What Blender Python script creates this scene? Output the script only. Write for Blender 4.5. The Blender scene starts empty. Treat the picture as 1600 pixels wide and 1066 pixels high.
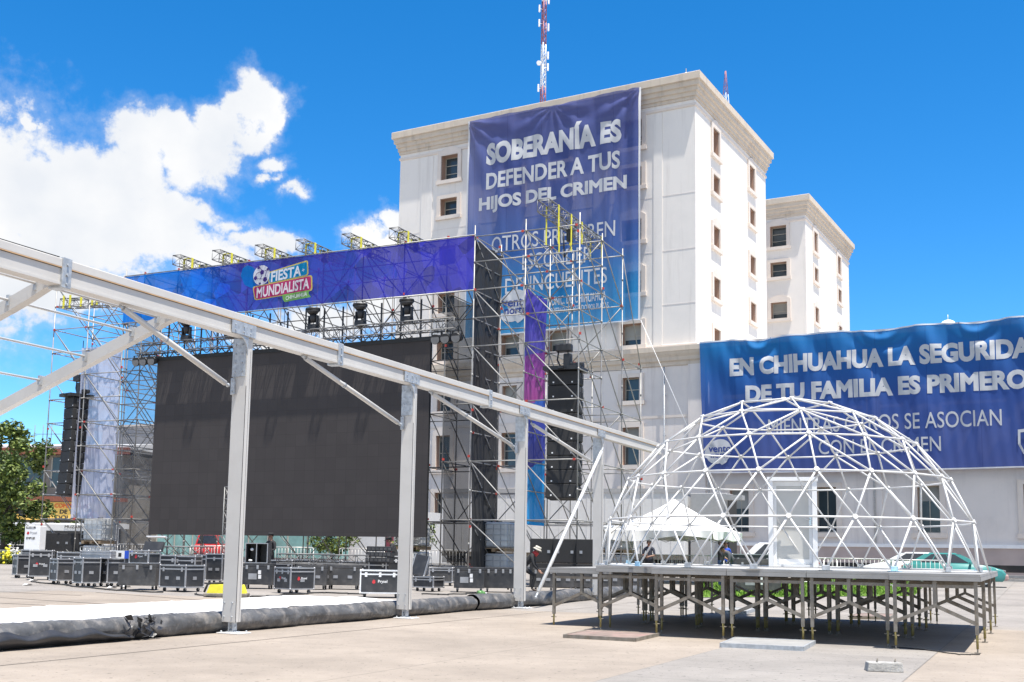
import bpy, bmesh, math, random
from mathutils import Vector as V, Matrix, noise as mnoise
random.seed(7)
SC = bpy.context.scene
COL = SC.collection
R = math.radians
# ------------------------------------------------------------------ camera
CAM_H = 1.27
F_PX, PP_Y, PITCH, ROLL = 1741.97, 658.5, 0.11817, 0.016694
YAW_B, YAW_T, YAW_S = -0.50991, 0.44441, -0.44076      # building, marquee frame, stage
fw = V((0, math.cos(PITCH), math.sin(PITCH))); u0 = V((0, -math.sin(PITCH), math.cos(PITCH))); r0 = V((1, 0, 0))
rt = math.cos(ROLL)*r0 + math.sin(ROLL)*u0
up = -math.sin(ROLL)*r0 + math.cos(ROLL)*u0
CPOS = V((0, 0, CAM_H))
cam = bpy.data.objects.new('camera', bpy.data.cameras.new('camera')); COL.objects.link(cam)
M = Matrix.Identity(4)
for i, a in enumerate((rt, up, -fw)):
    for j in range(3): M[j][i] = a[j]
M.translation = CPOS
cam.matrix_world = M
cam.data.sensor_fit = 'HORIZONTAL'; cam.data.sensor_width = 36
cam.data.lens = 36*F_PX/1600
cam.data.shift_y = (PP_Y-533)/1600
cam.data.clip_start = 0.1; cam.data.clip_end = 6000
SC.camera = cam
# ------------------------------------------------------------------ light and exposure
SUN_EL = R(74.5); SUN_DIR = V((0.62, -0.785, 0)).normalized()
SUN_STRENGTH, SKY_STRENGTH, EXPOSURE = 4.8, 0.12, 0.82
to_sun = SUN_DIR*math.cos(SUN_EL) + V((0, 0, math.sin(SUN_EL)))
sun = bpy.data.objects.new('sun', bpy.data.lights.new('sun', 'SUN')); COL.objects.link(sun)
sun.data.energy = SUN_STRENGTH; sun.data.angle = R(0.53); sun.data.color = (1, 0.95, 0.87)
sun.rotation_euler = to_sun.to_track_quat('Z', 'Y').to_euler(); sun.location = (0, 0, 60)
SC.view_settings.view_transform = 'Standard'; SC.view_settings.look = 'None'
SC.view_settings.exposure = EXPOSURE; SC.view_settings.gamma = 1
SC.view_settings.use_curve_mapping = False

# pixel helpers (photograph pixels -> world), used to measure real positions
def ray(x, y): return fw + rt*((x-800)/F_PX) - up*((y-PP_Y)/F_PX)
def gz(x, y): return max(0.0, min(0.42, (y-28)*0.009))
def onZ(x, y, z=0.0):
    r = ray(x, y); return CPOS + r*((z-CAM_H)/r.z)
def onG(x, y):
    z = 0.0
    for _ in range(12):
        p = onZ(x, y, z); z = 0.5*z + 0.5*gz(p.x, p.y)
    p.z = gz(p.x, p.y); return p
def atY(x, y, Y):
    r = ray(x, y); return CPOS + r*(Y/r.y)
def onP(x, y, P, n):
    r = ray(x, y); return CPOS + r*((P-CPOS).dot(n)/r.dot(n))

# world: physical sky with cumulus painted by direction (azimuth / elevation)
W = bpy.data.worlds.new('World'); SC.world = W; W.use_nodes = True
nt = W.node_tree; N = nt.nodes; L = nt.links; N.clear()
def nd(tree, typ, **kw):
    n = tree.nodes.new(typ)
    for k, v in kw.items(): setattr(n, k, v)
    return n
out = nd(nt, 'ShaderNodeOutputWorld'); bg = nd(nt, 'ShaderNodeBackground'); bg.inputs[1].default_value = SKY_STRENGTH
sky = nd(nt, 'ShaderNodeTexSky', sky_type='NISHITA', sun_disc=False)
sky.sun_elevation = SUN_EL; sky.sun_rotation = math.atan2(SUN_DIR.x, SUN_DIR.y)
sky.air_density = 0.8; sky.dust_density = 0.45; sky.ozone_density = 3.0; sky.altitude = 1400
def wmath(op, a, b=None, c=None, clamp=False):
    n = nd(nt, 'ShaderNodeMath', operation=op, use_clamp=clamp)
    for i, v in enumerate((a, b, c)):
        if v is None: continue
        if isinstance(v, (int, float)): n.inputs[i].default_value = v
        else: L.new(v, n.inputs[i])
    return n.outputs[0]
tc = nd(nt, 'ShaderNodeTexCoord'); sep = nd(nt, 'ShaderNodeSeparateXYZ'); L.new(tc.outputs['Generated'], sep.inputs[0])
az = wmath('ARCTAN2', sep.outputs[0], sep.outputs[1]); el = wmath('ARCSINE', sep.outputs[2])
cmb = nd(nt, 'ShaderNodeCombineXYZ'); L.new(az, cmb.inputs[0]); L.new(el, cmb.inputs[1])
nz1 = nd(nt, 'ShaderNodeTexNoise'); nz1.inputs['Scale'].default_value = 19; nz1.inputs['Detail'].default_value = 9; nz1.inputs['Roughness'].default_value = 0.6
L.new(cmb.outputs[0], nz1.inputs['Vector'])
wv = nd(nt, 'ShaderNodeVectorMath', operation='MULTIPLY_ADD'); L.new(nz1.outputs['Color'], wv.inputs[0]); wv.inputs[1].default_value = (0.055, 0.055, 0)
off = nd(nt, 'ShaderNodeVectorMath', operation='ADD'); L.new(cmb.outputs[0], off.inputs[0]); off.inputs[1].default_value = (-0.0275, -0.0275, 0)
L.new(off.outputs[0], wv.inputs[2])
BLOBS = [(-40,300,130,130),(15,290,75,105),(70,310,70,90),(115,285,52,62),(160,300,60,60),(215,262,60,72),(232,215,36,42),(265,205,34,34),(300,250,62,52),
 (345,205,46,38),(360,165,20,26),(400,160,44,40),(425,175,26,26),(330,245,44,48),(150,360,130,80),(60,400,140,75),(240,345,66,60),(270,372,52,44),(-80,400,160,120),
 (50,190,11,18,.25),(428,256,34,19,.28),(455,302,34,18,.42),(430,282,24,18,.5),(410,278,26,13,.48),(360,350,60,26,.45),(395,376,60,26,.30),(440,392,40,22),(330,400,70,30),(300,330,60,30,.3),(400,215,45,24,.25),(570,372,30,26),(615,352,26,20),(600,392,50,22),
 (600,470,60,50),(520,500,90,30),(100,440,170,26),(20,455,150,20),(720,455,40,60),(420,520,60,25)]
acc = None
for (bx, by, rx, ry, *wk) in BLOBS:
    d = ray(bx, by).normalized(); a, e = math.atan2(d.x, d.y), math.asin(d.z)
    rx, ry = rx/F_PX*1.06/math.cos(e), ry/F_PX*1.06
    s = nd(nt, 'ShaderNodeVectorMath', operation='MULTIPLY_ADD'); L.new(wv.outputs[0], s.inputs[0])
    s.inputs[1].default_value = (1/rx, 1/ry, 0); s.inputs[2].default_value = (-a/rx, -e/ry, 0)
    ln = nd(nt, 'ShaderNodeVectorMath', operation='LENGTH'); L.new(s.outputs[0], ln.inputs[0])
    lv = ln.outputs['Value'] if not wk else wmath('ADD', ln.outputs['Value'], wk[0])
    acc = lv if acc is None else wmath('SMOOTH_MIN', acc, lv, 0.12)
# clouds added out of view behind the camera to whiten the fill light
nz3 = nd(nt, 'ShaderNodeTexNoise'); nz3.inputs['Scale'].default_value = 2.6; nz3.inputs['Detail'].default_value = 5; L.new(tc.outputs['Generated'], nz3.inputs['Vector'])
rear_half = wmath('LESS_THAN', sep.outputs[1], 0.1)
far = wmath('MULTIPLY_ADD', nz3.outputs['Fac'], -8.0, 5.0)
far = wmath('ADD', far, wmath('MULTIPLY', wmath('SUBTRACT', 1.0, rear_half), 9.0))
acc = wmath('MINIMUM', acc, far)
nz2 = nd(nt, 'ShaderNodeTexNoise'); nz2.inputs['Scale'].default_value = 55; nz2.inputs['Detail'].default_value = 8; nz2.inputs['Roughness'].default_value = 0.62; L.new(cmb.outputs[0], nz2.inputs['Vector'])
fld = wmath('ADD', wmath('SUBTRACT', 1.0, acc), wmath('MULTIPLY_ADD', nz2.outputs['Fac'], 1.45, -0.73))
mr = nd(nt, 'ShaderNodeMapRange', interpolation_type='SMOOTHSTEP'); L.new(fld, mr.inputs['Value'])
mr.inputs['From Min'].default_value = -0.13; mr.inputs['From Max'].default_value = 0.40
nz4 = nd(nt, 'ShaderNodeTexNoise'); nz4.inputs['Scale'].default_value = 9; nz4.inputs['Detail'].default_value = 7; L.new(cmb.outputs[0], nz4.inputs['Vector'])
cr = nd(nt, 'ShaderNodeValToRGB'); L.new(nz4.outputs['Fac'], cr.inputs[0])
CW = 1.0/SKY_STRENGTH/(2**EXPOSURE)
cr.color_ramp.elements[0].position = 0.40; cr.color_ramp.elements[0].color = (0.85*CW, 0.885*CW, 0.94*CW, 1)
cr.color_ramp.elements[1].position = 0.62; cr.color_ramp.elements[1].color = (1.03*CW, 1.03*CW, 1.03*CW, 1)
hsv = nd(nt, 'ShaderNodeHueSaturation'); hsv.inputs['Saturation'].default_value = 1.36; hsv.inputs['Hue'].default_value = 0.497; hsv.inputs['Value'].default_value = 1.2; L.new(sky.outputs[0], hsv.inputs['Color'])
mixs = nd(nt, 'ShaderNodeMix', data_type='RGBA'); veil = nd(nt, 'ShaderNodeMapRange', interpolation_type='SMOOTHSTEP'); L.new(fld, veil.inputs['Value']); veil.inputs['From Min'].default_value = -0.5; veil.inputs['From Max'].default_value = 0.5; veil.inputs['To Max'].default_value = 0.34
L.new(wmath('MAXIMUM', mr.outputs[0], veil.outputs[0]), mixs.inputs[0]); L.new(hsv.outputs[0], mixs.inputs[6]); L.new(cr.outputs[0], mixs.inputs[7])
L.new(mixs.outputs[2], bg.inputs[0]); L.new(bg.outputs[0], out.inputs[0])

# ------------------------------------------------------------------ materials
MATS = {}
def mat(name, col, rough=0.6, metal=0.0, var=0.12, scale=6.0, bump=0.0, bscale=60.0, spec=None, dirt=None, dscale=1.5, streak=None, modules=None):
    m = bpy.data.materials.new(name); m.use_nodes = True; t = m.node_tree; b = t.nodes['Principled BSDF']
    b.inputs['Roughness'].default_value = rough; b.inputs['Metallic'].default_value = metal
    if spec is not None: b.inputs['Specular IOR Level'].default_value = spec
    co = nd(t, 'ShaderNodeTexCoord'); n = nd(t, 'ShaderNodeTexNoise'); n.inputs['Scale'].default_value = scale; n.inputs['Detail'].default_value = 6
    t.links.new(co.outputs['Object'], n.inputs['Vector'])
    r = nd(t, 'ShaderNodeValToRGB'); t.links.new(n.outputs['Fac'], r.inputs[0])
    c = [*col, 1]
    r.color_ramp.elements[0].position = 0.3; r.color_ramp.elements[1].position = 0.7
    r.color_ramp.elements[0].color = [min(1, x*(1-var)) for x in col]+[1]
    r.color_ramp.elements[1].color = [min(1, x*(1+var)) for x in col]+[1]
    src = r.outputs[0]
    if dirt:
        n2 = nd(t, 'ShaderNodeTexNoise'); n2.inputs['Scale'].default_value = dscale; n2.inputs['Detail'].default_value = 8; n2.inputs['Roughness'].default_value = 0.65
        t.links.new(co.outputs['Object'], n2.inputs['Vector'])
        r2 = nd(t, 'ShaderNodeValToRGB'); t.links.new(n2.outputs['Fac'], r2.inputs[0])
        r2.color_ramp.elements[0].position = 0.5; r2.color_ramp.elements[0].color = (0, 0, 0, 1)
        r2.color_ramp.elements[1].position = 0.75; r2.color_ramp.elements[1].color = (dirt[3],)*3+(1,)
        mx = nd(t, 'ShaderNodeMix', data_type='RGBA'); t.links.new(r2.outputs[0], mx.inputs[0]); t.links.new(src, mx.inputs[6]); mx.inputs[7].default_value = [*dirt[:3], 1]
        src = mx.outputs[2]
    if streak:                                   # rain stains running down the wall
        mp = nd(t, 'ShaderNodeMapping'); mp.inputs['Scale'].default_value = (1.1, 1.1, 0.07); t.links.new(co.outputs['Object'], mp.inputs['Vector'])
        n5 = nd(t, 'ShaderNodeTexNoise'); n5.inputs['Scale'].default_value = 1.5; n5.inputs['Detail'].default_value = 7; n5.inputs['Roughness'].default_value = 0.7; t.links.new(mp.outputs[0], n5.inputs['Vector'])
        r5 = nd(t, 'ShaderNodeValToRGB'); t.links.new(n5.outputs['Fac'], r5.inputs[0]); r5.color_ramp.elements[0].position = 0.53; r5.color_ramp.elements[0].color = (0, 0, 0, 1); r5.color_ramp.elements[1].position = 0.78; r5.color_ramp.elements[1].color = (streak[3],)*3+(1,)
        m5 = nd(t, 'ShaderNodeMix', data_type='RGBA'); t.links.new(r5.outputs[0], m5.inputs[0]); t.links.new(src, m5.inputs[6]); m5.inputs[7].default_value = [*streak[:3], 1]; src = m5.outputs[2]
    if modules:                                  # panel seams (x-z plane)
        sx = nd(t, 'ShaderNodeSeparateXYZ'); t.links.new(co.outputs['Object'], sx.inputs[0]); cx5 = nd(t, 'ShaderNodeCombineXYZ'); t.links.new(sx.outputs[0], cx5.inputs[0]); t.links.new(sx.outputs[2], cx5.inputs[1])
        b5 = nd(t, 'ShaderNodeTexBrick'); b5.offset = 0; b5.inputs['Scale'].default_value = 1; b5.inputs['Brick Width'].default_value = modules[0]; b5.inputs['Row Height'].default_value = modules[1]; b5.inputs['Mortar Size'].default_value = modules[2]
        b5.inputs['Color1'].default_value = (1, 1, 1, 1); b5.inputs['Color2'].default_value = (modules[3],)*3+(1,); b5.inputs['Mortar'].default_value = (modules[4],)*3+(1,); t.links.new(cx5.outputs[0], b5.inputs['Vector'])
        m6 = nd(t, 'ShaderNodeMix', data_type='RGBA', blend_type='MULTIPLY'); m6.inputs[0].default_value = 1; t.links.new(src, m6.inputs[6]); t.links.new(b5.outputs['Color'], m6.inputs[7]); src = m6.outputs[2]
    t.links.new(src, b.inputs['Base Color'])
    if bump:
        n3 = nd(t, 'ShaderNodeTexNoise'); n3.inputs['Scale'].default_value = bscale; n3.inputs['Detail'].default_value = 5
        t.links.new(co.outputs['Object'], n3.inputs['Vector'])
        bp = nd(t, 'ShaderNodeBump'); bp.inputs['Strength'].default_value = bump; bp.inputs['Distance'].default_value = 0.02
        t.links.new(n3.outputs['Fac'], bp.inputs['Height']); t.links.new(bp.outputs[0], b.inputs['Normal'])
    MATS[name] = m; return m

def cloth_mat(name, build_color, transp=0.2, transl=0.35, rough=0.7, weave=0):
    """printed fabric / mesh: part diffuse, part translucent, part see-through"""
    m = bpy.data.materials.new(name); m.use_nodes = True; t = m.node_tree; t.nodes.clear()
    o = nd(t, 'ShaderNodeOutputMaterial'); co = nd(t, 'ShaderNodeTexCoord')
    src = build_color(t, co)
    df = nd(t, 'ShaderNodeBsdfPrincipled'); df.inputs['Roughness'].default_value = rough; df.inputs['Specular IOR Level'].default_value = 0.2
    tl = nd(t, 'ShaderNodeBsdfTranslucent'); tp = nd(t, 'ShaderNodeBsdfTransparent')
    t.links.new(src, df.inputs['Base Color']); t.links.new(src, tl.inputs[0])
    m1 = nd(t, 'ShaderNodeMixShader'); m1.inputs[0].default_value = transl; t.links.new(df.outputs[0], m1.inputs[1]); t.links.new(tl.outputs[0], m1.inputs[2])
    m2 = nd(t, 'ShaderNodeMixShader'); m2.inputs[0].default_value = transp; t.links.new(m1.outputs[0], m2.inputs[1]); t.links.new(tp.outputs[0], m2.inputs[2])
    t.links.new(m2.outputs[0], o.inputs[0]); MATS[name] = m; return m

def flat_color(col):
    def f(t, co):
        n = nd(t, 'ShaderNodeTexNoise'); n.inputs['Scale'].default_value = 3; t.links.new(co.outputs['Object'], n.inputs['Vector'])
        r = nd(t, 'ShaderNodeValToRGB'); t.links.new(n.outputs['Fac'], r.inputs[0])
        r.color_ramp.elements[0].color = [x*0.9 for x in col]+[1]; r.color_ramp.elements[1].color = [min(1, x*1.1) for x in col]+[1]
        return r.outputs[0]
    return f
def ramp_color(axis, lo, hi, stops, slant=(0, 0), wob=0.0, wscale=0.4, interp='LINEAR'):
    def f(t, co):
        s = nd(t, 'ShaderNodeSeparateXYZ'); t.links.new(co.outputs['Object'], s.inputs[0])
        def mth(op, a, b, c=0):
            n = nd(t, 'ShaderNodeMath', operation=op)
            for i, v in enumerate((a, b, c)):
                if isinstance(v, (int, float)): n.inputs[i].default_value = v
                else: t.links.new(v, n.inputs[i])
            return n.outputs[0]
        v = s.outputs[axis]
        if slant[1]: v = mth('MULTIPLY_ADD', s.outputs[slant[0]], slant[1], v)
        if wob:
            n = nd(t, 'ShaderNodeTexNoise'); n.inputs['Scale'].default_value = wscale; n.inputs['Detail'].default_value = 4; t.links.new(co.outputs['Object'], n.inputs['Vector'])
            v = mth('ADD', v, mth('MULTIPLY_ADD', n.outputs['Fac'], wob*2, -wob))
        fac = mth('DIVIDE', mth('SUBTRACT', v, lo), hi-lo)
        r = nd(t, 'ShaderNodeValToRGB'); r.color_ramp.interpolation = interp; t.links.new(fac, r.inputs[0])
        e = r.color_ramp.elements
        while len(e) < len(stops): e.new(0.5)
        for el_, (p, c) in zip(e, stops): el_.position = p; el_.color = [*c, 1]
        return r.outputs[0]
    return f

mat('plaster', (0.79, 0.74, 0.685), 0.85, var=0.03, scale=0.25, bump=0.12, bscale=9, dirt=(0.60, 0.57, 0.54, 0.35), dscale=0.3, streak=(0.45, 0.40, 0.36, 0.45))
mat('plaster_lower', (0.735, 0.675, 0.63), 0.85, var=0.04, scale=0.3, bump=0.12, bscale=9, dirt=(0.5, 0.46, 0.44, 0.4), dscale=0.35, streak=(0.40, 0.35, 0.33, 0.5))
mat('cornice_stone', (0.62, 0.53, 0.43), 0.85, var=0.1, scale=0.6, bump=0.15, bscale=5, dirt=(0.36, 0.29, 0.23, 0.6), dscale=0.6, streak=(0.22, 0.18, 0.15, 0.55))
mat('frame_plaster', (0.70, 0.62, 0.55), 0.85, var=0.05, scale=1)
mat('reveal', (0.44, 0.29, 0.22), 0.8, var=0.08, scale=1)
mat('plinth_stone', (0.42, 0.35, 0.33), 0.85, var=0.1, scale=0.8, bump=0.1, bscale=6)
mat('dark_fill', (0.03, 0.03, 0.03), 0.9)  # flat black: painted shade of openings not cut, and the plinth band
mat('window_glass', (0.045, 0.065, 0.075), 0.12, var=0.3, scale=0.3, spec=0.6)
mat('window_frame', (0.42, 0.40, 0.34), 0.5, var=0.1)
mat('roofing', (0.5, 0.48, 0.46), 0.9)
mat('aluminium', (0.56, 0.54, 0.51), 0.6, metal=0.0, var=0.06, scale=1.2, dirt=(0.45, 0.42, 0.38, 0.35), dscale=2.2)
mat('galvanised', (0.42, 0.44, 0.46), 0.5, metal=0.35, var=0.22, scale=14)
mat('keder_line', (0.55, 0.36, 0.2), 0.7)
mat('groove', (0.05, 0.05, 0.05), 0.8)
mat('bright_tube', (0.68, 0.665, 0.64), 0.4, metal=0.25, var=0.05)
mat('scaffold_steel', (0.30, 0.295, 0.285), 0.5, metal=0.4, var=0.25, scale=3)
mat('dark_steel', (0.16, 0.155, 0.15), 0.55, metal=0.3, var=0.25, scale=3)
mat('red_coupler', (0.5, 0.05, 0.03), 0.5)
mat('truss_metal', (0.2, 0.2, 0.2), 0.5, metal=0.3, var=0.15)
mat('yellow_strap', (0.75, 0.68, 0.05), 0.7)
mat('black_plastic', (0.022, 0.022, 0.024), 0.5, var=0.2)
mat('black_grille', (0.018, 0.018, 0.019), 0.7, bump=0.3, bscale=120)
mat('case_black', (0.033, 0.034, 0.038), 0.45, var=0.25, scale=3, dirt=(0.12, 0.11, 0.10, 0.45), dscale=3)
mat('case_grey', (0.058, 0.057, 0.058), 0.5, var=0.25, scale=3, dirt=(0.16, 0.15, 0.14, 0.45), dscale=3)
mat('case_trim', (0.38, 0.38, 0.39), 0.42, metal=0.5, var=0.15)
mat('case_trim_bright', (0.75, 0.75, 0.76), 0.4, metal=0.4, var=0.08)
mat('rubber', (0.03, 0.03, 0.03), 0.8)
mat('white_paint', (0.80, 0.80, 0.80), 0.5, var=0.03)
mat('label_white', (0.75, 0.75, 0.75), 0.6, var=0.05)
mat('logo_red', (0.55, 0.03, 0.04), 0.6)
mat('dome_white', (0.64, 0.635, 0.625), 0.45, var=0.12, scale=2.5, dirt=(0.4, 0.39, 0.37, 0.5), dscale=5)
mat('dome_blue', (0.35, 0.55, 0.7), 0.5, var=0.25, scale=20)
mat('deck_rim', (0.12, 0.117, 0.112), 0.6, metal=0.2, var=.2, scale=6); mat('deck_top', (0.30, 0.297, 0.29), 0.7, var=0.15, scale=4, dirt=(0.2, 0.19, 0.18, 0.5), dscale=2)
mat('deck_steel', (0.24, 0.215, 0.18), 0.6, metal=0.25, var=0.25, scale=8, dirt=(0.13, 0.075, 0.03, 0.7), dscale=6)
mat('deck_yellow', (0.23, 0.185, 0.06), 0.6, var=0.25, scale=20)
mat('plywood_wet', (0.23, 0.175, 0.15), 0.8, var=0.25, scale=5, dirt=(0.4, 0.2, 0.19, 0.6), dscale=3)
mat('concrete', (0.36, 0.35, 0.33), 0.9, var=0.25, scale=12, bump=0.5, bscale=40)
mat('canvas_white', (0.83, 0.82, 0.79), 0.7, var=0.03)
mat('membrane', (0.78, 0.775, 0.76), 0.6, var=0.04, scale=2, dirt=(0.22, 0.21, 0.20, 0.75), dscale=2.4)
mat('skin', (0.28, 0.15, 0.10), 0.55, var=0.05)
mat('hair', (0.015, 0.012, 0.01), 0.7)
mat('cloth_black', (0.02, 0.02, 0.022), 0.85)
mat('cloth_navy', (0.035, 0.04, 0.06), 0.85)
mat('cloth_grey', (0.085, 0.09, 0.10), 0.85)
mat('denim', (0.05, 0.09, 0.18), 0.85, var=0.2)
mat('cloth_red', (0.4, 0.04, 0.04), 0.85)
mat('cloth_blue', (0.02, 0.08, 0.5), 0.8)
mat('cloth_tan', (0.5, 0.47, 0.4), 0.85, var=0.3, scale=30)
mat('leather', (0.06, 0.04, 0.03), 0.6)
mat('car_teal', (0.055, 0.25, 0.235), 0.25, var=0.03)
mat('car_white', (0.75, 0.76, 0.77), 0.25, var=0.02)
mat('car_red', (0.5, 0.03, 0.03), 0.3)
mat('car_glass', (0.02, 0.028, 0.04), 0.06, spec=0.8)
mat('bumper_primer', (0.42, 0.27, 0.25), 0.6)
mat('chrome', (0.6, 0.6, 0.6), 0.2, metal=0.9)
mat('lens', (0.22, 0.22, 0.22), 0.15); mat('lamp_lens', (0.2, 0.2, 0.2), 0.15)
mat('bark', (0.10, 0.075, 0.055), 0.9, var=0.3, scale=8, bump=0.5)
mat('leaf_light', (0.17, 0.22, 0.045), 0.6, var=0.35, scale=2)
mat('leaf_dark', (0.06, 0.10, 0.02), 0.6, var=0.35, scale=2)
mat('flower_yellow', (0.7, 0.62, 0.03), 0.7)
mat('lawn_soil', (0.11, 0.20, 0.025), 0.9, var=0.3, scale=2)
mat('grass_blade', (0.16, 0.28, 0.03), 0.7, var=0.3, scale=1)
mat('asphalt', (0.055, 0.055, 0.058), 0.9, var=0.2, scale=3, bump=0.2)
mat('kerb', (0.35, 0.34, 0.32), 0.9, var=0.15, scale=3)
mat('led_screen', (0.060, 0.053, 0.052), 0.72, spec=0.25, var=0.05, scale=0.8, modules=(0.5, 0.5, 0.006, 0.90, 0.70))
mat('led_bezel', (0.02, 0.02, 0.02), 0.6)
mat('store_wall', (0.26, 0.235, 0.20), 0.9, var=0.12, scale=0.8, dirt=(0.12, 0.11, 0.09, 0.6), dscale=0.7)
mat('grey_wall', (0.36, 0.35, 0.36), 0.9, var=0.06, scale=0.6)
mat('maroon_paint', (0.20, 0.04, 0.06), 0.7)
mat('red_fascia', (0.23, 0.075, 0.045), 0.75, var=0.15)
mat('sign_yellow', (0.72, 0.46, 0.10), 0.6)
mat('sign_orange', (0.72, 0.14, 0.03), 0.6)
mat('ink_black', (0.02, 0.02, 0.02), 0.6)
mat('aqua_glass', (0.22, 0.40, 0.37), 0.2, var=0.25, scale=1)
mat('container_white', (0.62, 0.62, 0.62), 0.6, var=0.04, dirt=(0.45, 0.43, 0.4, 0.3), dscale=1)
mat('container_grey', (0.34, 0.34, 0.345), 0.6, var=0.06)
mat('tank_plastic', (0.55, 0.57, 0.58), 0.35, var=0.12, scale=2)
mat('mast_red', (0.34, 0.12, 0.13), 0.5); mat('mast_white', (0.8, 0.8, 0.8), 0.5)
mat('tile_pallet', (0.3, 0.22, 0.14), 0.9)

# ------------------------------------------------------------------ mesh helpers
class MB:
    def __init__(s): s.bm = bmesh.new(); s.mats = []; s.cur = 0
    def use(s, name):
        m = MATS[name]
        if m not in s.mats: s.mats.append(m)
        s.cur = s.mats.index(m); return s
    def face(s, pts, smooth=False):
        f = s.bm.faces.new([s.bm.verts.new(p) for p in pts]); f.material_index = s.cur; f.smooth = smooth; return f
    def box(s, c, size, rot=None, bevel=0):
        mtx = Matrix.Translation(V(c)) @ (rot.to_4x4() if rot is not None else Matrix.Identity(4)) @ Matrix.Diagonal((size[0], size[1], size[2], 1))
        r = bmesh.ops.create_cube(s.bm, size=1, matrix=mtx); vs = r['verts']
        fs = {f for v in vs for f in v.link_faces}
        if bevel:
            es = {e for v in vs for e in v.link_edges}
            b = bmesh.ops.bevel(s.bm, geom=list(es), offset=bevel, segments=2, affect='EDGES', profile=0.5)
            fs = {f for f in fs if f.is_valid} | set(b['faces'])
        for f in fs: f.material_index = s.cur
        return s
    def b2(s, lo, hi, bevel=0):
        lo, hi = V(lo), V(hi); return s.box((lo+hi)/2, hi-lo, bevel=bevel)
    def tube(s, a, b, r, seg=8, r2=None, caps=True):
        a, b = V(a), V(b); d = b-a; ln = d.length
        if ln < 1e-6: return s
        q = d.to_track_quat('Z', 'Y').to_matrix().to_4x4()
        res = bmesh.ops.create_cone(s.bm, cap_ends=caps, segments=seg, radius1=r, radius2=r if r2 is None else r2, depth=ln, matrix=Matrix.Translation((a+b)/2) @ q)
        for f in {f for v in res['verts'] for f in v.link_faces}: f.material_index = s.cur; f.smooth = len(f.verts) == 4
        return s
    def beam(s, a, b, w, h, upv=(0, 0, 1)):
        a, b = V(a), V(b); d = (b-a); y = d.normalized(); z = V(upv); x = y.cross(z).normalized(); z = x.cross(y)
        m3 = Matrix((x, y, z)).transposed(); return s.box((a+b)/2, (w, d.length, h), m3)
    def sphere(s, c, r, seg=10, scale=(1, 1, 1)):
        res = bmesh.ops.create_uvsphere(s.bm, u_segments=seg, v_segments=max(4, seg//2+1), radius=r, matrix=Matrix.Translation(V(c)) @ Matrix.Diagonal((*scale, 1)))
        for f in {f for v in res['verts'] for f in v.link_faces}: f.material_index = s.cur; f.smooth = True
        return s
    def path(s, pts, r, seg=8):
        for a, b in zip(pts, pts[1:]): s.tube(a, b, r, seg)
        for p in pts[1:-1]: s.sphere(p, r, seg)
        return s
    def prism(s, poly, lo, hi, axis=1):
        """polygon in the two other axes, pushed along one axis"""
        def mk(p, v):
            q = list(p); q.insert(axis, v); return V(q)
        a = [s.bm.verts.new(mk(p, lo)) for p in poly]; b = [s.bm.verts.new(mk(p, hi)) for p in poly]
        fs = [s.bm.faces.new(a), s.bm.faces.new(b[::-1])]
        n = len(poly)
        for i in range(n): fs.append(s.bm.faces.new((a[i], b[i], b[(i+1) % n], a[(i+1) % n])))
        for f in fs: f.material_index = s.cur
        return s
    def grid(s, fn, nu, nv, smooth=True, mfn=None):
        vs = [[s.bm.verts.new(fn(i/nu, j/nv)) for j in range(nv+1)] for i in range(nu+1)]
        for i in range(nu):
            for j in range(nv):
                f = s.bm.faces.new((vs[i][j], vs[i+1][j], vs[i+1][j+1], vs[i][j+1])); f.smooth = smooth
                f.material_index = s.cur if mfn is None else mfn((i+.5)/nu, (j+.5)/nv)
        return s
    def mesh(s, name, fix=True):
        if fix: bmesh.ops.recalc_face_normals(s.bm, faces=s.bm.faces)
        me = bpy.data.meshes.new(name); s.bm.to_mesh(me); s.bm.free()
        for m in s.mats: me.materials.append(m)
        return me
    def build(s, name, parent=None, fix=True, **props):
        o = bpy.data.objects.new(name, s.mesh(name, fix)); COL.objects.link(o); o.parent = parent
        for k, v in props.items(): o[k] = v
        return o

def mb(m): return MB().use(m)
def tag(o, label=None, cat=None, group=None, kind=None):
    for k, v in (('label', label), ('category', cat), ('group', group), ('kind', kind)):
        if v: o[k] = v
    return o
def thing(name, label, cat, loc=(0, 0, 0), rotz=0, group=None):
    o = bpy.data.objects.new(name, None); COL.objects.link(o); o.location = loc; o.rotation_euler = (0, 0, rotz); o.empty_display_size = 0.3
    return tag(o, label, cat, group)
def copy_tree(o, parent=None):
    c = o.copy(); COL.objects.link(c); c.parent = parent
    for ch in list(o.children): copy_tree(ch, c)
    return c
def place(o, loc, rotz, label=None, group=None):
    o.location = loc; o.rotation_euler = (0, 0, rotz)
    return tag(o, label, None, group)
ORD = ['first', 'second', 'third', 'fourth', 'fifth', 'sixth', 'seventh', 'eighth', 'ninth', 'tenth', 'eleventh', 'twelfth']

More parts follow.
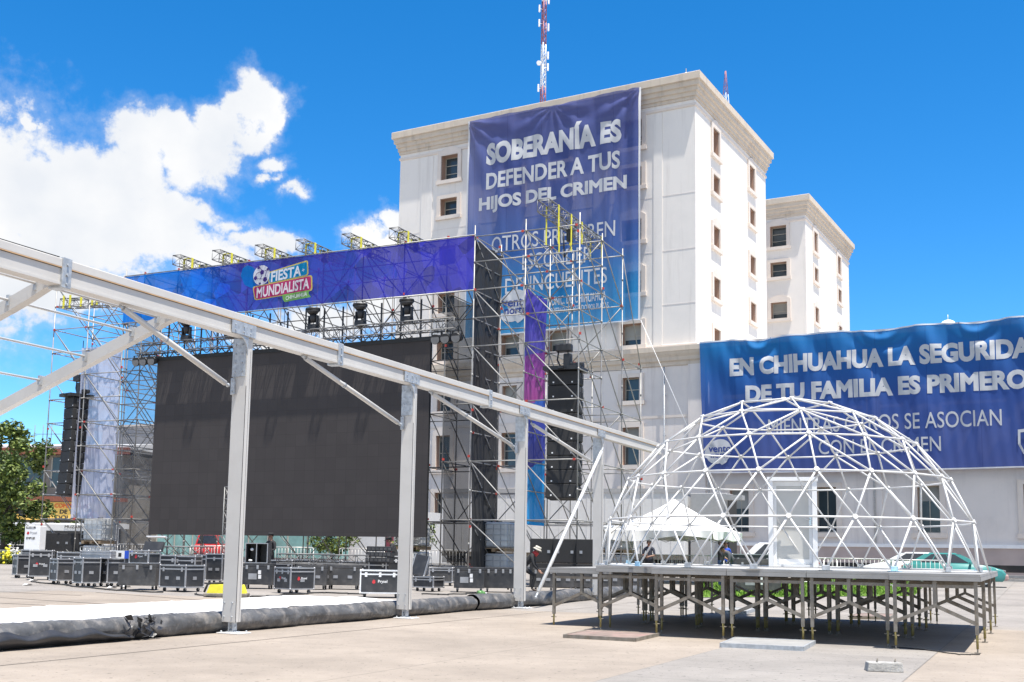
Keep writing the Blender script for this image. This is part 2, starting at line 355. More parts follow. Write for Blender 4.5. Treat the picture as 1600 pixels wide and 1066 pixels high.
_tube_cache = {}
def tube_obj(name, parent, a, b, r, m, seg=8):
    a, b = V(a), V(b); d = b-a; ln = round(d.length, 3); key = (name, ln, r, m, seg)
    if key not in _tube_cache: _tube_cache[key] = mb(m).tube((0, 0, 0), (0, 0, ln), r, seg).mesh(name)
    o = bpy.data.objects.new(name, _tube_cache[key]); COL.objects.link(o); o.parent = parent
    o.matrix_local = Matrix.Translation(a) @ d.to_track_quat('Z', 'Y').to_matrix().to_4x4()
    return o
def tubes(name, parent, segs, r, m, limit=100, seg=8):
    """each tube a part of its own; past the limit the farthest become one part"""
    pw = Matrix.Translation(parent.location) @ Matrix.Rotation(parent.rotation_euler.z, 4, 'Z')
    segs = sorted(segs, key=lambda s: ((pw @ ((V(s[0])+V(s[1]))/2))-CPOS).length)
    for a, b in segs[:limit]: tube_obj(name, parent, a, b, r, m, seg)
    if len(segs) > limit:
        k = mb(m)
        for a, b in segs[limit:]: k.tube(a, b, r, seg)
        k.build(name, parent, kind='stuff')

def text_part(name, body, size, m, parent, at, xlen=None, height=None, bold=0.0, warp=None, cut=0.0, shear=0.0, flip=False, extrude=0.0, tilt=0.0):
    """lettering as real mesh lying in the parent's x-z plane, centred at `at`, stretched to xlen x height"""
    cu = bpy.data.curves.new(name, 'FONT'); cu.body = body; cu.size = 1; cu.offset = min(bold, 0.0); cu.bevel_depth = max(bold, 0.0); cu.bevel_resolution = 0; cu.extrude = extrude; cu.resolution_u = 4; cu.shear = shear
    to = bpy.data.objects.new(name, cu); COL.objects.link(to)
    bpy.context.view_layer.update()
    me = bpy.data.meshes.new_from_object(to.evaluated_get(bpy.context.evaluated_depsgraph_get()))
    bpy.data.objects.remove(to); bpy.data.curves.remove(cu)
    xs = [v.co.x for v in me.vertices]; ys = [v.co.y for v in me.vertices]
    x0, x1, y0, y1 = min(xs), max(xs), min(ys), max(ys)
    sx = xlen/(x1-x0) if xlen else size; sy = height/(y1-y0) if height else size
    if xlen and not height: sy = sx
    if height and not xlen: sx = sy
    bm = bmesh.new(); bm.from_mesh(me)
    ct, st = math.cos(tilt), math.sin(tilt)
    for v in bm.verts:
        x, z, y = (v.co.x-(x0+x1)/2)*sx, (v.co.y-(y0+y1)/2)*sy, -v.co.z*0.02
        if flip: x = -x
        v.co = V((at[0]+x*ct-z*st, at[1]+y, at[2]+x*st+z*ct))
    if cut:
        lo = min(v.co.x for v in bm.verts); hi = max(v.co.x for v in bm.verts); zl = min(v.co.z for v in bm.verts); zh = max(v.co.z for v in bm.verts)
        for ax, a, b in ((0, lo, hi), (2, zl, zh)):
            c = a+cut
            while c < b:
                no = [0, 0, 0]; no[ax] = 1; co = [0, 0, 0]; co[ax] = c
                bmesh.ops.bisect_plane(bm, geom=bm.verts[:]+bm.edges[:]+bm.faces[:], plane_co=co, plane_no=no); c += cut
    if warp:
        for v in bm.verts: v.co.y += warp(v.co.x, v.co.z)
    if bold > 0:
        for f in bm.faces: f.normal_update()
        bmesh.ops.delete(bm, geom=[f for f in bm.faces if f.normal.y > -.3], context='FACES')
    for f in bm.faces: f.smooth = False
    bm.to_mesh(me); bm.free(); me.materials.clear(); me.materials.append(MATS[m])
    o = bpy.data.objects.new(name, me); COL.objects.link(o); o.parent = parent
    return o
# ================================================================== GROUND
K0 = atY(1087, 500, 80.0); K0.z = 0                         # palace corner on the ground
S0 = atY(728, 700, 42.0); S0.z = 0                          # stage front right foot
T0 = V((-4.163, 17.159, 0))                                 # marquee frame: foot of the nearest upright
def fr(ang): return Matrix.Rotation(ang, 4, 'Z')
MK = Matrix.Translation(K0) @ fr(YAW_B); MS = Matrix.Translation(S0) @ fr(YAW_S); MT = Matrix.Translation(T0) @ fr(-YAW_T)

def sheet(name, poly, lift, m, kind='structure', sub=None, parent=None):
    """flat sheet that follows the ground's gentle rise towards the street"""
    bm = bmesh.new(); bm.faces.new([bm.verts.new((p[0], p[1], 0)) for p in poly])
    for y in (28, 45, 60, 74.6):
        bmesh.ops.bisect_plane(bm, geom=bm.verts[:]+bm.edges[:]+bm.faces[:], plane_co=(0, y, 0), plane_no=(0, 1, 0))
    for v in bm.verts: v.co.z = gz(v.co.x, v.co.y)+lift
    bmesh.ops.recalc_face_normals(bm, faces=bm.faces)
    for f in bm.faces:
        if f.normal.z < 0: f.normal_flip()
    me = bpy.data.meshes.new(name); bm.to_mesh(me); bm.free(); me.materials.append(MATS[m])
    o = bpy.data.objects.new(name, me); COL.objects.link(o)
    if kind: o['kind'] = kind
    return o

def paving_mat(name, c1, c2, joint, w, h, ang, origin, speck=0.5):
    m = bpy.data.materials.new(name); m.use_nodes = True; t = m.node_tree; b = t.nodes['Principled BSDF']; b.inputs['Roughness'].default_value = 0.85
    b.inputs['Specular IOR Level'].default_value = 0.25
    co = nd(t, 'ShaderNodeTexCoord'); mp = nd(t, 'ShaderNodeMapping', vector_type='TEXTURE')
    mp.inputs['Location'].default_value = (origin[0], origin[1], 0); mp.inputs['Rotation'].default_value = (0, 0, ang)
    t.links.new(co.outputs['Object'], mp.inputs['Vector'])
    br = nd(t, 'ShaderNodeTexBrick'); br.offset = 0; br.inputs['Scale'].default_value = 1; br.inputs['Brick Width'].default_value = w; br.inputs['Row Height'].default_value = h
    br.inputs['Mortar Size'].default_value = 0.016; br.inputs['Mortar Smooth'].default_value = 0.3
    br.inputs['Color1'].default_value = [*c1, 1]; br.inputs['Color2'].default_value = [*c2, 1]; br.inputs['Mortar'].default_value = [*joint, 1]
    t.links.new(mp.outputs[0], br.inputs['Vector'])
    def noise(sc, det, ro=0.6):
        n = nd(t, 'ShaderNodeTexNoise'); n.inputs['Scale'].default_value = sc; n.inputs['Detail'].default_value = det; n.inputs['Roughness'].default_value = ro
        t.links.new(co.outputs['Object'], n.inputs['Vector']); return n.outputs['Fac']
    def ramp(s, p0, v0, p1, v1):
        r = nd(t, 'ShaderNodeValToRGB'); t.links.new(s, r.inputs[0]); e = r.color_ramp.elements
        e[0].position = p0; e[0].color = (v0,)*3+(1,); e[1].position = p1; e[1].color = (v1,)*3+(1,); return r.outputs[0]
    src = br.outputs['Color']
    for s, p0, v0, p1, v1 in ((noise(0.35, 7), 0.35, 0.80, 0.65, 1.06), (noise(2.2, 8, 0.7), 0.3, 0.90, 0.6, 1.03), (noise(38, 3), 0.3, 0.93, 0.7, 1.05), (noise(13.0, 3, 0.6), 0.325, 1-speck, 0.365, 1.0)):
        mx = nd(t, 'ShaderNodeMix', data_type='RGBA', blend_type='MULTIPLY'); mx.inputs[0].default_value = 1
        t.links.new(src, mx.inputs[6]); t.links.new(ramp(s, p0, v0, p1, v1), mx.inputs[7]); src = mx.outputs[2]
    t.links.new(src, b.inputs['Base Color'])
    bp = nd(t, 'ShaderNodeBump'); bp.inputs['Strength'].default_value = 0.25; bp.inputs['Distance'].default_value = 0.01; t.links.new(noise(60, 4), bp.inputs['Height']); t.links.new(bp.outputs[0], b.inputs['Normal'])
    MATS[name] = m
J = onZ(400, 1001)                                           # a paving joint runs along the marquee uprights
paving_mat('paving_pink', (0.325, 0.278, 0.232), (0.318, 0.271, 0.226), (0.25, 0.215, 0.18), 3.6, 5.4, -YAW_T, (J.x, J.y))
paving_mat('paving_grey', (0.29, 0.268, 0.245), (0.282, 0.26, 0.238), (0.22, 0.205, 0.19), 2.76, 1.38, -YAW_T, (1.17, 12.1), 0.6)
paving_mat('paving_far', (0.30, 0.275, 0.25), (0.285, 0.26, 0.238), (0.14, 0.125, 0.11), 4.2, 4.2, YAW_S, (0, 30), 0.5)
sheet('ground', [(-2500, -400), (2500, -400), (2500, 3000), (-2500, 3000)], -0.004, 'paving_far')
tt = V((math.sin(YAW_T), math.cos(YAW_T), 0)); tn = V((tt.y, -tt.x, 0))
def strip(c, w0, w1, s0, s1): return [c+tn*w0+tt*s0, c+tn*w1+tt*s0, c+tn*w1+tt*s1, c+tn*w0+tt*s1]
sheet('pink_paving', strip(T0, -14, 26, -40, 9.5), 0.0, 'paving_pink')
mat('joint_dark', (0.05, 0.043, 0.036), 0.9)
jn = (MT.inverted() @ J).x
sheet('paving_joint', strip(T0, jn-.010, jn+.010, -40, 40), 0.004, 'joint_dark')
for a_, b_ in (((-60, 930), (178, 945)), ((-60, 940), (70, 946)), ((-60, 922), (128, 931)), ((-60, 915.5), (66, 914.5)), ((150, 926), (330, 939)), ((1500, 1009), (1420, 1066)) if False else ((700, 932), (792, 934))):
    A_, B_ = onG(*a_), onG(*b_); d_ = (B_-A_).normalized(); n_ = V((-d_.y, d_.x, 0))*.028
    sheet('paving_joint', [A_-n_, B_-n_, B_+n_, A_+n_], 0.004, 'joint_dark')
BA = V((1.17, 12.1, 0))
sheet('grey_paving_band', strip(BA, 0, 2.76, -40, 60), 0.004, 'paving_grey')
sheet('grey_paving_band', strip(BA, 2.76+13.6, 2.76+16.4, -40, 60), 0.004, 'paving_grey')
# street in front of the palace and its kerb
def kp(w, s, z=0): return MK @ V((w, s, z))
sheet('street', [kp(-140, -13), kp(160, -13), kp(160, -4.2), kp(-140, -4.2)], 0.004, 'asphalt')
m = mb('kerb')
for a, b in ((-4.2, -3.9), (-13.3, -13)):
    p = [kp(-140, a), kp(160, a), kp(160, b), kp(-140, b)]
    n0 = 60
    for i in range(n0):
        q = [kp(-140+300*i/n0, a), kp(-140+300*(i+1)/n0, a), kp(-140+300*(i+1)/n0, b), kp(-140+300*i/n0, b)]
        lo = [m.bm.verts.new((v.x, v.y, -0.1)) for v in q]; hi = [m.bm.verts.new((v.x, v.y, gz(v.x, v.y)+0.14)) for v in q]
        m.bm.faces.new(hi)
        for j in range(4): m.bm.faces.new((lo[j], lo[(j+1) % 4], hi[(j+1) % 4], hi[j]))
m.build('kerb', kind='structure')
# lawn
LP = [onG(1085, 908), onG(1098, 934), onG(1428, 931.5), onG(1446, 914), onG(1450, 906)]
for p in LP: p.z = 0
lawn = sheet('lawn', LP, 0.012, 'lawn_soil', kind='structure')
g = MB(); rnd = random.Random(3)
def inpoly(p, poly):
    c = False; n = len(poly)
    for i in range(n):
        a, b = poly[i], poly[i-1]
        if (a.y > p.y) != (b.y > p.y) and p.x < (b.x-a.x)*(p.y-a.y)/(b.y-a.y)+a.x: c = not c
    return c
g.use('grass_blade')
xs = [p.x for p in LP]; ys = [p.y for p in LP]; cnt = 0
while cnt < 7000:
    p = V((rnd.uniform(min(xs), max(xs)), rnd.uniform(min(ys), max(ys)), 0))
    if not inpoly(p, LP): continue
    z = gz(p.x, p.y)+0.01; h = rnd.uniform(0.06, 0.13); a = rnd.uniform(0, 6.28); d = V((math.cos(a), math.sin(a), 0))*rnd.uniform(0.03, 0.07)
    g.face([p+V((0, 0, z))-d, p+V((0, 0, z))+d, p+V((rnd.uniform(-.04, .04), rnd.uniform(-.04, .04), z+h))]); cnt += 1
tag(g.build('grass', fix=False), kind='stuff')

# ================================================================== PALACE
pal = thing('government_palace', 'large white seven storey government building with stone cornices and two square towers', 'building', K0, YAW_B)
ZL, ZT = 16.6, 37.2                                          # ledge of the lower floors, top of the towers
def wall(m, P, x0, x1, z0, z1, holes, depth, mw, mr):
    """wall plane with real openings and reveals; P(x, z, inward)"""
    xs = sorted({x0, x1, *[h[0] for h in holes], *[h[1] for h in holes]}); zs = sorted({z0, z1, *[h[2] for h in holes], *[h[3] for h in holes]})
    xs = [x for x in xs if x0 <= x <= x1]; zs = [z for z in zs if z0 <= z <= z1]
    for i in range(len(xs)-1):
        for j in range(len(zs)-1):
            cx_, cz_ = (xs[i]+xs[i+1])/2, (zs[j]+zs[j+1])/2
            if any(h[0] < cx_ < h[1] and h[2] < cz_ < h[3] for h in holes): continue
            m.use(mw).face([P(xs[i], zs[j], 0), P(xs[i+1], zs[j], 0), P(xs[i+1], zs[j+1], 0), P(xs[i], zs[j+1], 0)])
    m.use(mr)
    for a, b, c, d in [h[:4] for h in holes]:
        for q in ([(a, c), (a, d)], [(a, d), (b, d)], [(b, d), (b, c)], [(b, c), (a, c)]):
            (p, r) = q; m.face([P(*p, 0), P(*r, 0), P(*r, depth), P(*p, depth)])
def ring(x0, x1, y0, y1, prof, m, mtl):
    """moulding with a profile (overhang, z) run round a rectangle"""
    m.use(mtl); loops = []
    for o, z in prof: loops.append([m.bm.verts.new(p) for p in ((x0-o, y0-o, z), (x1+o, y0-o, z), (x1+o, y1+o, z), (x0-o, y1+o, z))])
    for a, b in zip(loops, loops[1:]):
        for i in range(4): f = m.bm.faces.new((a[i], a[(i+1) % 4], b[(i+1) % 4], b[i])); f.material_index = m.cur
def surround(m, P, a, b, c, d, arch=True, wd=0.34, pr=0.12):
    """moulded plaster frame with a segmental head and a sill"""
    m.use('frame_plaster'); rise = 0.42 if arch else 0.0
    def outl(o):
        pts = [(a-o, c-o), (a-o, d+o*0.4)]
        for i in range(9):
            t_ = i/8; pts.append((a-o+(b-a+2*o)*t_, d+o*0.9+rise*math.sin(math.pi*t_)))
        pts += [(b+o, d+o*0.4), (b+o, c-o)]; return pts
    inn = [(a, c), (a, d)]+[(a+(b-a)*i/8, d) for i in range(9)]+[(b, d), (b, c)]
    o1 = outl(wd)
    for k in range(len(o1)-1):
        A, B, C_, D = inn[k], inn[k+1], o1[k+1], o1[k]
        if k == 0 and A == B: continue
        q = [P(*A, -pr), P(*B, -pr), P(*C_, -pr), P(*D, -pr)]
        try: m.face(q)
        except Exception: pass
        m.face([P(*D, -pr), P(*C_, -pr), P(*C_, 0.02), P(*D, 0.02)]); m.face([P(*A, -pr), P(*B, -pr), P(*B, 0.05), P(*A, 0.05)])
    s0, s1 = P(a-wd-.08, c-0.32, -pr-.10), P(b+wd+.08, c-.01, -pr-.10)
    q = [P(a-wd-.08, c-.32, -pr-.1), P(b+wd+.08, c-.32, -pr-.1), P(b+wd+.08, c-.01, -pr-.1), P(a-wd-.08, c-.01, -pr-.1)]
    r = [P(a-wd-.08, c-.32, 0.02), P(b+wd+.08, c-.32, 0.02), P(b+wd+.08, c-.01, 0.02), P(a-wd-.08, c-.01, 0.02)]
    m.face(q)
    for i in range(4): m.face([q[i], q[(i+1) % 4], r[(i+1) % 4], r[i]])
def window(P, a, b, c, d, dep, arch, parent, mull=(1, 3), sur=True, nm='window'):
    m = mb('window_frame'); t_ = 0.07
    def bar(x0, x1, z0, z1):
        q = [P(x0, z0, dep-.08), P(x1, z0, dep-.08), P(x1, z1, dep-.08), P(x0, z1, dep-.08)]; r = [P(x0, z0, dep), P(x1, z0, dep), P(x1, z1, dep), P(x0, z1, dep)]
        m.face(q)
        for i in range(4): m.face([q[i], q[(i+1) % 4], r[(i+1) % 4], r[i]])
    bar(a, a+t_, c, d); bar(b-t_, b, c, d); bar(a+t_, b-t_, c, c+t_); bar(a+t_, b-t_, d-t_, d)
    for i in range(1, mull[1]): z = c+(d-c)*i/mull[1]; bar(a+t_, b-t_, z-.03, z+.03)
    for i in range(1, mull[0]): x = a+(b-a)*i/mull[0]; bar(x-.03, x+.03, c+t_, d-t_)
    w = m.build(nm, parent)
    g_ = mb('window_glass'); g_.face([P(a, c, dep-.03), P(b, c, dep-.03), P(b, d, dep-.03), P(a, d, dep-.03)]); g_.build('pane', w)
    rb = (int(abs(a*731.7+c*317.3+b*53.1)*10) % 1000)/1000.0
    if rb < .45:                                  # blind drawn part of the way
        zb_ = d-(d-c)*(.25+.9*(rb/.45)*.6); bl = mb('blind'); bl.face([P(a+t_, zb_, dep-.05), P(b-t_, zb_, dep-.05), P(b-t_, d-t_, dep-.05), P(a+t_, d-t_, dep-.05)]); bl.build('blind', w)
    if sur:
        s_ = MB(); surround(s_, P, a, b, c, d, arch); s_.build('surround', w)
    return w
mat('blind', (0.34, 0.35, 0.33), 0.8, var=.2, scale=.5)
ROWS = [(32.35, 34.5, True), (29.25, 30.75, False), (25.0, 26.65, True), (20.95, 22.6, True), (16.95, 18.6, False)]
UP = [-21.6, -15.45, -11.25, -5.05]
def Pf(y0): return lambda x, z, d: V((x, y0+d, z))
def Ps(x0): return lambda x, z, d: V((x0-d, x, z))
HOLES = []
for w in UP:
    for z0, z1, ar in ROWS: HOLES.append((w-.85, w+.8, z0, z1, ar))
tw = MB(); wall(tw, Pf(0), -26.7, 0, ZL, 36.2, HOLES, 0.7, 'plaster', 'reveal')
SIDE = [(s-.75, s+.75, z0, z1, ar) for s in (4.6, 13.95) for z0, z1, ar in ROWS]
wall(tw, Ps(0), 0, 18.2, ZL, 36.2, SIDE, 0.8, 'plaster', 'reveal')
tw.use('plaster')
for q in ([(-26.7, 0), (-26.7, 18.2)], [(-26.7, 18.2), (0, 18.2)]):
    (a, b) = q; tw.face([V((*a, ZL)), V((*b, ZL)), V((*b, 36.2)), V((*a, 36.2))])
for z in (28.15, 23.9, 19.8):                                # faint storey joints
    for yb in (-.012,): tw.use('plaster_lower').b2((-26.7, yb, z-.035), (0, 0, z+.035))
ring(-26.7, 0, 0, 18.2, [(0.0, 34.75), (0.09, 34.82), (0.09, 35.0), (0.0, 35.05)], tw, 'frame_plaster')
ring(-26.7, 0, 0, 18.2, [(-.02, 16.58), (0.14, 16.58), (0.14, 16.75), (0, 16.8)], tw, 'frame_plaster')
# flat pilaster strips between the window bays
for a, b in ((-24.4, -23.3), (-19.6, -18.5), (-8.3, -7.2), (-3.3, -2.6)): tw.use('plaster').b2((a, -.05, ZL+.2), (b, 0, 34.7))
tw.build('tower_wall', pal)
PROF = [(0.0, 35.3), (0.09, 35.3), (0.09, 35.55), (0.18, 35.56), (0.18, 35.85), (0.30, 35.9), (0.30, 36.2), (0.45, 36.25), (0.45, 36.62), (0.60, 36.66), (0.60, 37.2), (0.56, 37.24), (0.3, 37.25)]
def cornice(x0, x1, y0, y1, prof, nm='cornice'):
    m = MB(); pr = [(o, z) for o, z in prof if o > -5]; ring(x0, x1, y0, y1, pr, m, 'cornice_stone')
    o, z = pr[-1]; m.use('roofing').face([V((x0-o, y0-o, z)), V((x1+o, y0-o, z)), V((x1+o, y1+o, z)), V((x0-o, y1+o, z))]); return m.build(nm, pal)
cornice(-26.7, 0, 0, 18.2, PROF)
t2 = MB(); Y2 = 31.9
H2 = [(w-.85, w+.8, z0, z1, ar) for w in (-2.7, -9.0) for z0, z1, ar in ROWS]
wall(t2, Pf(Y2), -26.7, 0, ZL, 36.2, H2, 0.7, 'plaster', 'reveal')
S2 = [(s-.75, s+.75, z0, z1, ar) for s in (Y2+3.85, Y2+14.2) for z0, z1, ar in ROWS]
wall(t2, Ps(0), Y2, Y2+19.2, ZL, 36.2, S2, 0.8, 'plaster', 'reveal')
t2.use('plaster').face([V((-26.7, Y2, ZL)), V((-26.7, Y2+19.2, ZL)), V((-26.7, Y2+19.2, 36.2)), V((-26.7, Y2, 36.2))])
t2.face([V((-26.7, Y2+19.2, ZL)), V((0, Y2+19.2, ZL)), V((0, Y2+19.2, 36.2)), V((-26.7, Y2+19.2, 36.2))])
ring(-26.7, 0, Y2, Y2+19.2, [(0.0, 34.75), (0.09, 34.82), (0.09, 35.0), (0.0, 35.05)], t2, 'frame_plaster')
t2.build('tower_wall', pal); cornice(-26.7, 0, Y2, Y2+19.2, PROF)
for hs, P, dp_ in ((HOLES, Pf(0), .7), (SIDE, Ps(0), .8), (H2, Pf(Y2), .7), (S2, Ps(0), .8)):
    for a, b, c, d, ar in hs: window(P, a, b, c, d, dp_, ar, pal, (1, 3 if d-c > 1.8 else 2))
# lower three floors, running on past both ends
WB0, WB1 = -44.0, 46.0
LOW = []
for w in UP+[-28.0, -34.2, -40.4]:
    LOW += [(w-.68, w+.66, 7.95, 10.75, True), (w-.68, w+.66, 12.75, 14.5, False), (w-.7, w+.7, 3.05, 6.1, False)]
for w in (3.2, 9.23, 15.8, 22.1, 28.4, 34.7, 41.0):
    LOW += [(w-.68, w+.68, 3.05, 6.1, False), (w-.68, w+.66, 7.95, 10.75, True), (w-.68, w+.66, 12.75, 14.5, False)]
lw = MB(); wall(lw, Pf(0), WB0, WB1, 2.3, 15.2, LOW, 0.5, 'plaster_lower', 'reveal')
lw.use('plinth_stone').b2((WB0, -.14, 0), (WB1, 0.2, 2.1)); lw.use('white_paint').b2((WB0, -.24, 2.1), (WB1, 0.2, 2.32))
lw.use('dark_fill').b2((WB0, -.16, 0.62), (WB1, -.1, 1.05))
lw.use('plaster_lower')
for p, q in (((WB0, 0), (WB0, 51)), ((WB0, 51), (WB1, 51)), ((WB1, 51), (WB1, 0))): lw.face([V((*p, 0)), V((*q, 0)), V((*q, 15.2)), V((*p, 15.2))])
for a, b in ((-26.9, -25.5), (-.55, .75), (12.0, 12.9), (25.0, 25.9)): lw.b2((a, -.16, 2.32), (b, 0, 15.2))
lw.use('frame_plaster').b2((WB0, -.06, 11.35), (WB1, 0, 11.55))
lw.build('base_wall', pal)
cornice(WB0, WB1, 0, 51, [(0.0, 15.15), (0.12, 15.2), (0.12, 15.45), (0.26, 15.55), (0.3, 15.8), (0.44, 16.0), (0.5, 16.15), (0.55, 16.2), (0.55, 16.55), (0.2, 16.6)])
for a, b, c, d, ar in LOW: window(Pf(0), a, b, c, d, 0.5, ar, pal, (2, 1) if c < 4 else (1, 2))
for w_ in (1.05, -2.35, 12.45):
    dp = mb('galvanised').tube((w_, -.24, 2.4), (w_, -.24, 15.1), .06, 8)
    for zz in (4, 7, 10, 13): dp.b2((w_-.09, -.26, zz), (w_+.09, -.10, zz+.06))
    dp.build('drainpipe', pal)
ud = mb('white_paint'); ud.tube((16.9, 3, 16.6), (16.9, 3, 17.1), 0.35); ud.sphere((16.9, 3, 17.1), .55, 16, (1, 1, .8)); ud.tube((16.9, 3, 17.5), (16.9, 3, 17.9), .02, 6)
ud.build('roof_dome', pal)

# roof antennas
def mast(name, label, base, h, w0, w1, bands, dishes, cat='mast', tr_=.05):
    t = thing(name, label, cat, base)
    prev = 0
    nb = len(bands)
    for i, c in enumerate(bands):
        m = mb(c); z0, z1 = h*i/nb, h*(i+1)/nb; n = max(2, int((z1-z0)/0.55))
        def leg(k, z): r = (w0+(w1-w0)*z/h)*0.577; return V((r*math.cos(k*2.094+.4), r*math.sin(k*2.094+.4), z))
        for k in range(3):
            m.tube(leg(k, z0), leg(k, z1), tr_, 5)
            for j in range(n):
                a, b = z0+(z1-z0)*j/n, z0+(z1-z0)*(j+1)/n
                m.tube(leg(k, a), leg((k+1) % 3, b), tr_*.56, 4); m.tube(leg(k, a), leg((k+1) % 3, a), tr_*.56, 4)
        m.build('lattice_section', t)
    for z, side, kind in dishes:
        m = mb('white_paint')
        if kind == 'panel': m.box((side*.42, -.15, z), (.16, .12, .7), bevel=.03); m.tube((side*.1, 0, z), (side*.42, -.1, z), .03, 6)
        else:
            m.tube((side*.38, -.25, z), (side*.46, -.45, z), .22, 14, .18); m.tube((side*.1, 0, z), (side*.4, -.3, z), .04, 6)
        m.build('antenna', t)
    return t
mb_ = atY(848, 161, 97.0)
mast('radio_mast', 'tall red and white lattice radio mast on the building roof behind the upper banner', (mb_.x, mb_.y, 37.25), 16.5, 0.52, 0.36,
     ['mast_white', 'mast_red', 'mast_red', 'mast_white', 'mast_white', 'mast_red', 'mast_red', 'mast_white'],
     [(4.0, -1, 'panel'), (6.0, -1, 'panel'), (8.3, -1, 'dish'), (9.1, 1, 'panel'), (8.0, 1, 'panel'), (11.8, 1, 'panel'), (12.2, -1, 'panel'), (13.6, -1, 'panel'), (14.4, 1, 'panel'), (15.0, -1, 'dish')])
p = atY(1134, 158, 88.0); mast('lattice_antenna', 'small red and white lattice antenna at the right edge of the tower roof', (p.x, p.y, 37.25), 3.9, 0.75, 0.08, ['mast_white', 'mast_red'], [], 'antenna', .022)
for (x, y, hh, lab) in ((1072, 117, 1.6, 'thin dark whip antenna above the tower cornice near its right corner'), (1081, 114, 1.0, 'short white rod antenna beside the whip antenna on the tower cornice'), (649, 205, 0.9, 'small grey rod antenna on the left end of the tower cornice')):
    q = atY(x, y, 82.5 if x > 900 else 95.0); t = thing('rod_antenna', lab, 'antenna', (q.x, q.y, 37.2)); mb('dark_steel').tube((0, 0, 0), (0, 0, hh), .035, 6).build('rod', t); mb('white_paint').tube((0, 0, hh*.5), (0, 0, hh*.8), .07, 6).build('sleeve', t)

# ------------------------------------------------------------------ big banners
def fold1(x, z):
    t = (x+19.3)/15.3
    v = 0.05*math.sin(x*2.1+0.25*math.sin(z*.5)) + 0.030*math.sin(x*4.6+z*.35) + 0.006*math.sin(x*9+z*.8)
    for cx_, cz_, k in ((-19.3, 36.6, 1), (-4.0, 36.6, 1), (-11.5, 36.6, .6)):
        dx, dz = x-cx_, z-cz_; r = math.hypot(dx, dz); a = math.atan2(dx, -dz); v += 0.11*k*math.sin(a*13)*math.exp(-r/6.0)*min(1, r)
    if x > -5.5: v += 0.08*math.sin((x+5.5)*5.0)
    return v
BY1 = -1.0
ban = thing('hanging_banner', 'tall blue banner reading SOBERANIA hung down the tower front from its cornice', 'banner', K0, YAW_B, None)
def noise_color_banner1(t, co):
    return ramp_color(2, 18.3, 36.8, [(0, (0.02, 0.30, 0.62)), (0.17, (0.025, 0.23, 0.54)), (0.34, (0.05, 0.135, 0.42)), (0.52, (0.07, 0.112, 0.34)), (1, (0.085, 0.105, 0.31))], wob=1.3, wscale=0.25, slant=(0, 0.06))(t, co)
cloth_mat('banner_letters', flat_color((0.58, 0.59, 0.61)), 0.0, 0.15)
cloth_mat('banner_hem', flat_color((0.8, 0.8, 0.8)), 0.0, 0.3)
def seamed(fn, w):
    def f(t, co):
        src = fn(t, co); sx = nd(t, 'ShaderNodeSeparateXYZ'); t.links.new(co.outputs['Object'], sx.inputs[0]); c5 = nd(t, 'ShaderNodeCombineXYZ'); t.links.new(sx.outputs[0], c5.inputs[0]); t.links.new(sx.outputs[2], c5.inputs[1])
        b5 = nd(t, 'ShaderNodeTexBrick'); b5.offset = 0; b5.inputs['Scale'].default_value = 1; b5.inputs['Brick Width'].default_value = w; b5.inputs['Row Height'].default_value = 60; b5.inputs['Mortar Size'].default_value = .03
        b5.inputs['Color1'].default_value = (1, 1, 1, 1); b5.inputs['Color2'].default_value = (.93, .94, .95, 1); b5.inputs['Mortar'].default_value = (.78, .8, .84, 1); t.links.new(c5.outputs[0], b5.inputs['Vector'])
        m6 = nd(t, 'ShaderNodeMix', data_type='RGBA', blend_type='MULTIPLY'); m6.inputs[0].default_value = 1; t.links.new(src, m6.inputs[6]); t.links.new(b5.outputs['Color'], m6.inputs[7]); return m6.outputs[2]
    return f
def bx1(u, v):
    zb = 18.62+0.0*u + 0.28*math.sin(u*3.14)*0 - 0.25*(1-u); zt = 36.62+0.25*math.sin(u*9.0)*.2
    x = -19.25+15.28*u; z = zb+(zt-zb)*v; return V((x, BY1+fold1(x, z), z))
cloth_mat('banner_print', seamed(noise_color_banner1, 3.1), 0.20, 0.2)
mb('banner_print').grid(bx1, 150, 150).build('cloth', ban, fix=False)
hem = mb('banner_hem')
for (ua, ub, va, vb) in ((0, .009, 0, 1), (.991, 1, 0, 1), (0, 1, 0, .005)):
    hem.grid(lambda a, b: bx1(ua+(ub-ua)*a, va+(vb-va)*b)+V((0, -.02, 0)), 60 if ub-ua > .5 else 2, 60 if vb-va > .5 else 2)
hem.build('hem', ban, fix=False)
def t1(s, x0, x1, z0, z1, bold): text_part('lettering', s, 1, 'banner_letters', ban, ((x0+x1)/2, BY1-.018, (z0+z1)/2), x1-x0, z1-z0, bold, fold1, .16)
t1('SOBERANÍA ES', -17.5, -5.55, 32.6, 34.85, .052); t1('DEFENDER A TUS', -17.45, -5.65, 30.55, 31.95, .030); t1('HIJOS DEL CRIMEN', -18.1, -5.1, 28.55, 29.95, .042)
t1('OTROS PREFIEREN', -16.85, -6.0, 25.25, 26.5, .003); t1('ESCONDER', -14.0, -8.0, 23.5, 24.75, .003); t1('DELINCUENTES', -15.45, -6.65, 21.7, 22.95, .003)
def t1b(s, x0, x1, z0, z1, bold=.012): return text_part('lettering', s, 1, 'banner_letters', ban, ((x0+x1)/2, BY1-.018, (z0+z1)/2), x1-x0, z1-z0, bold, fold1, .16)
t1b('MUNIC. DE CHIHUAHUA', -11.7, -6.7, 20.4, 21.1); t1b('GOBIERNO DEL ESTADO POR PLAZAS', -11.7, -6.5, 19.75, 20.2, .006)
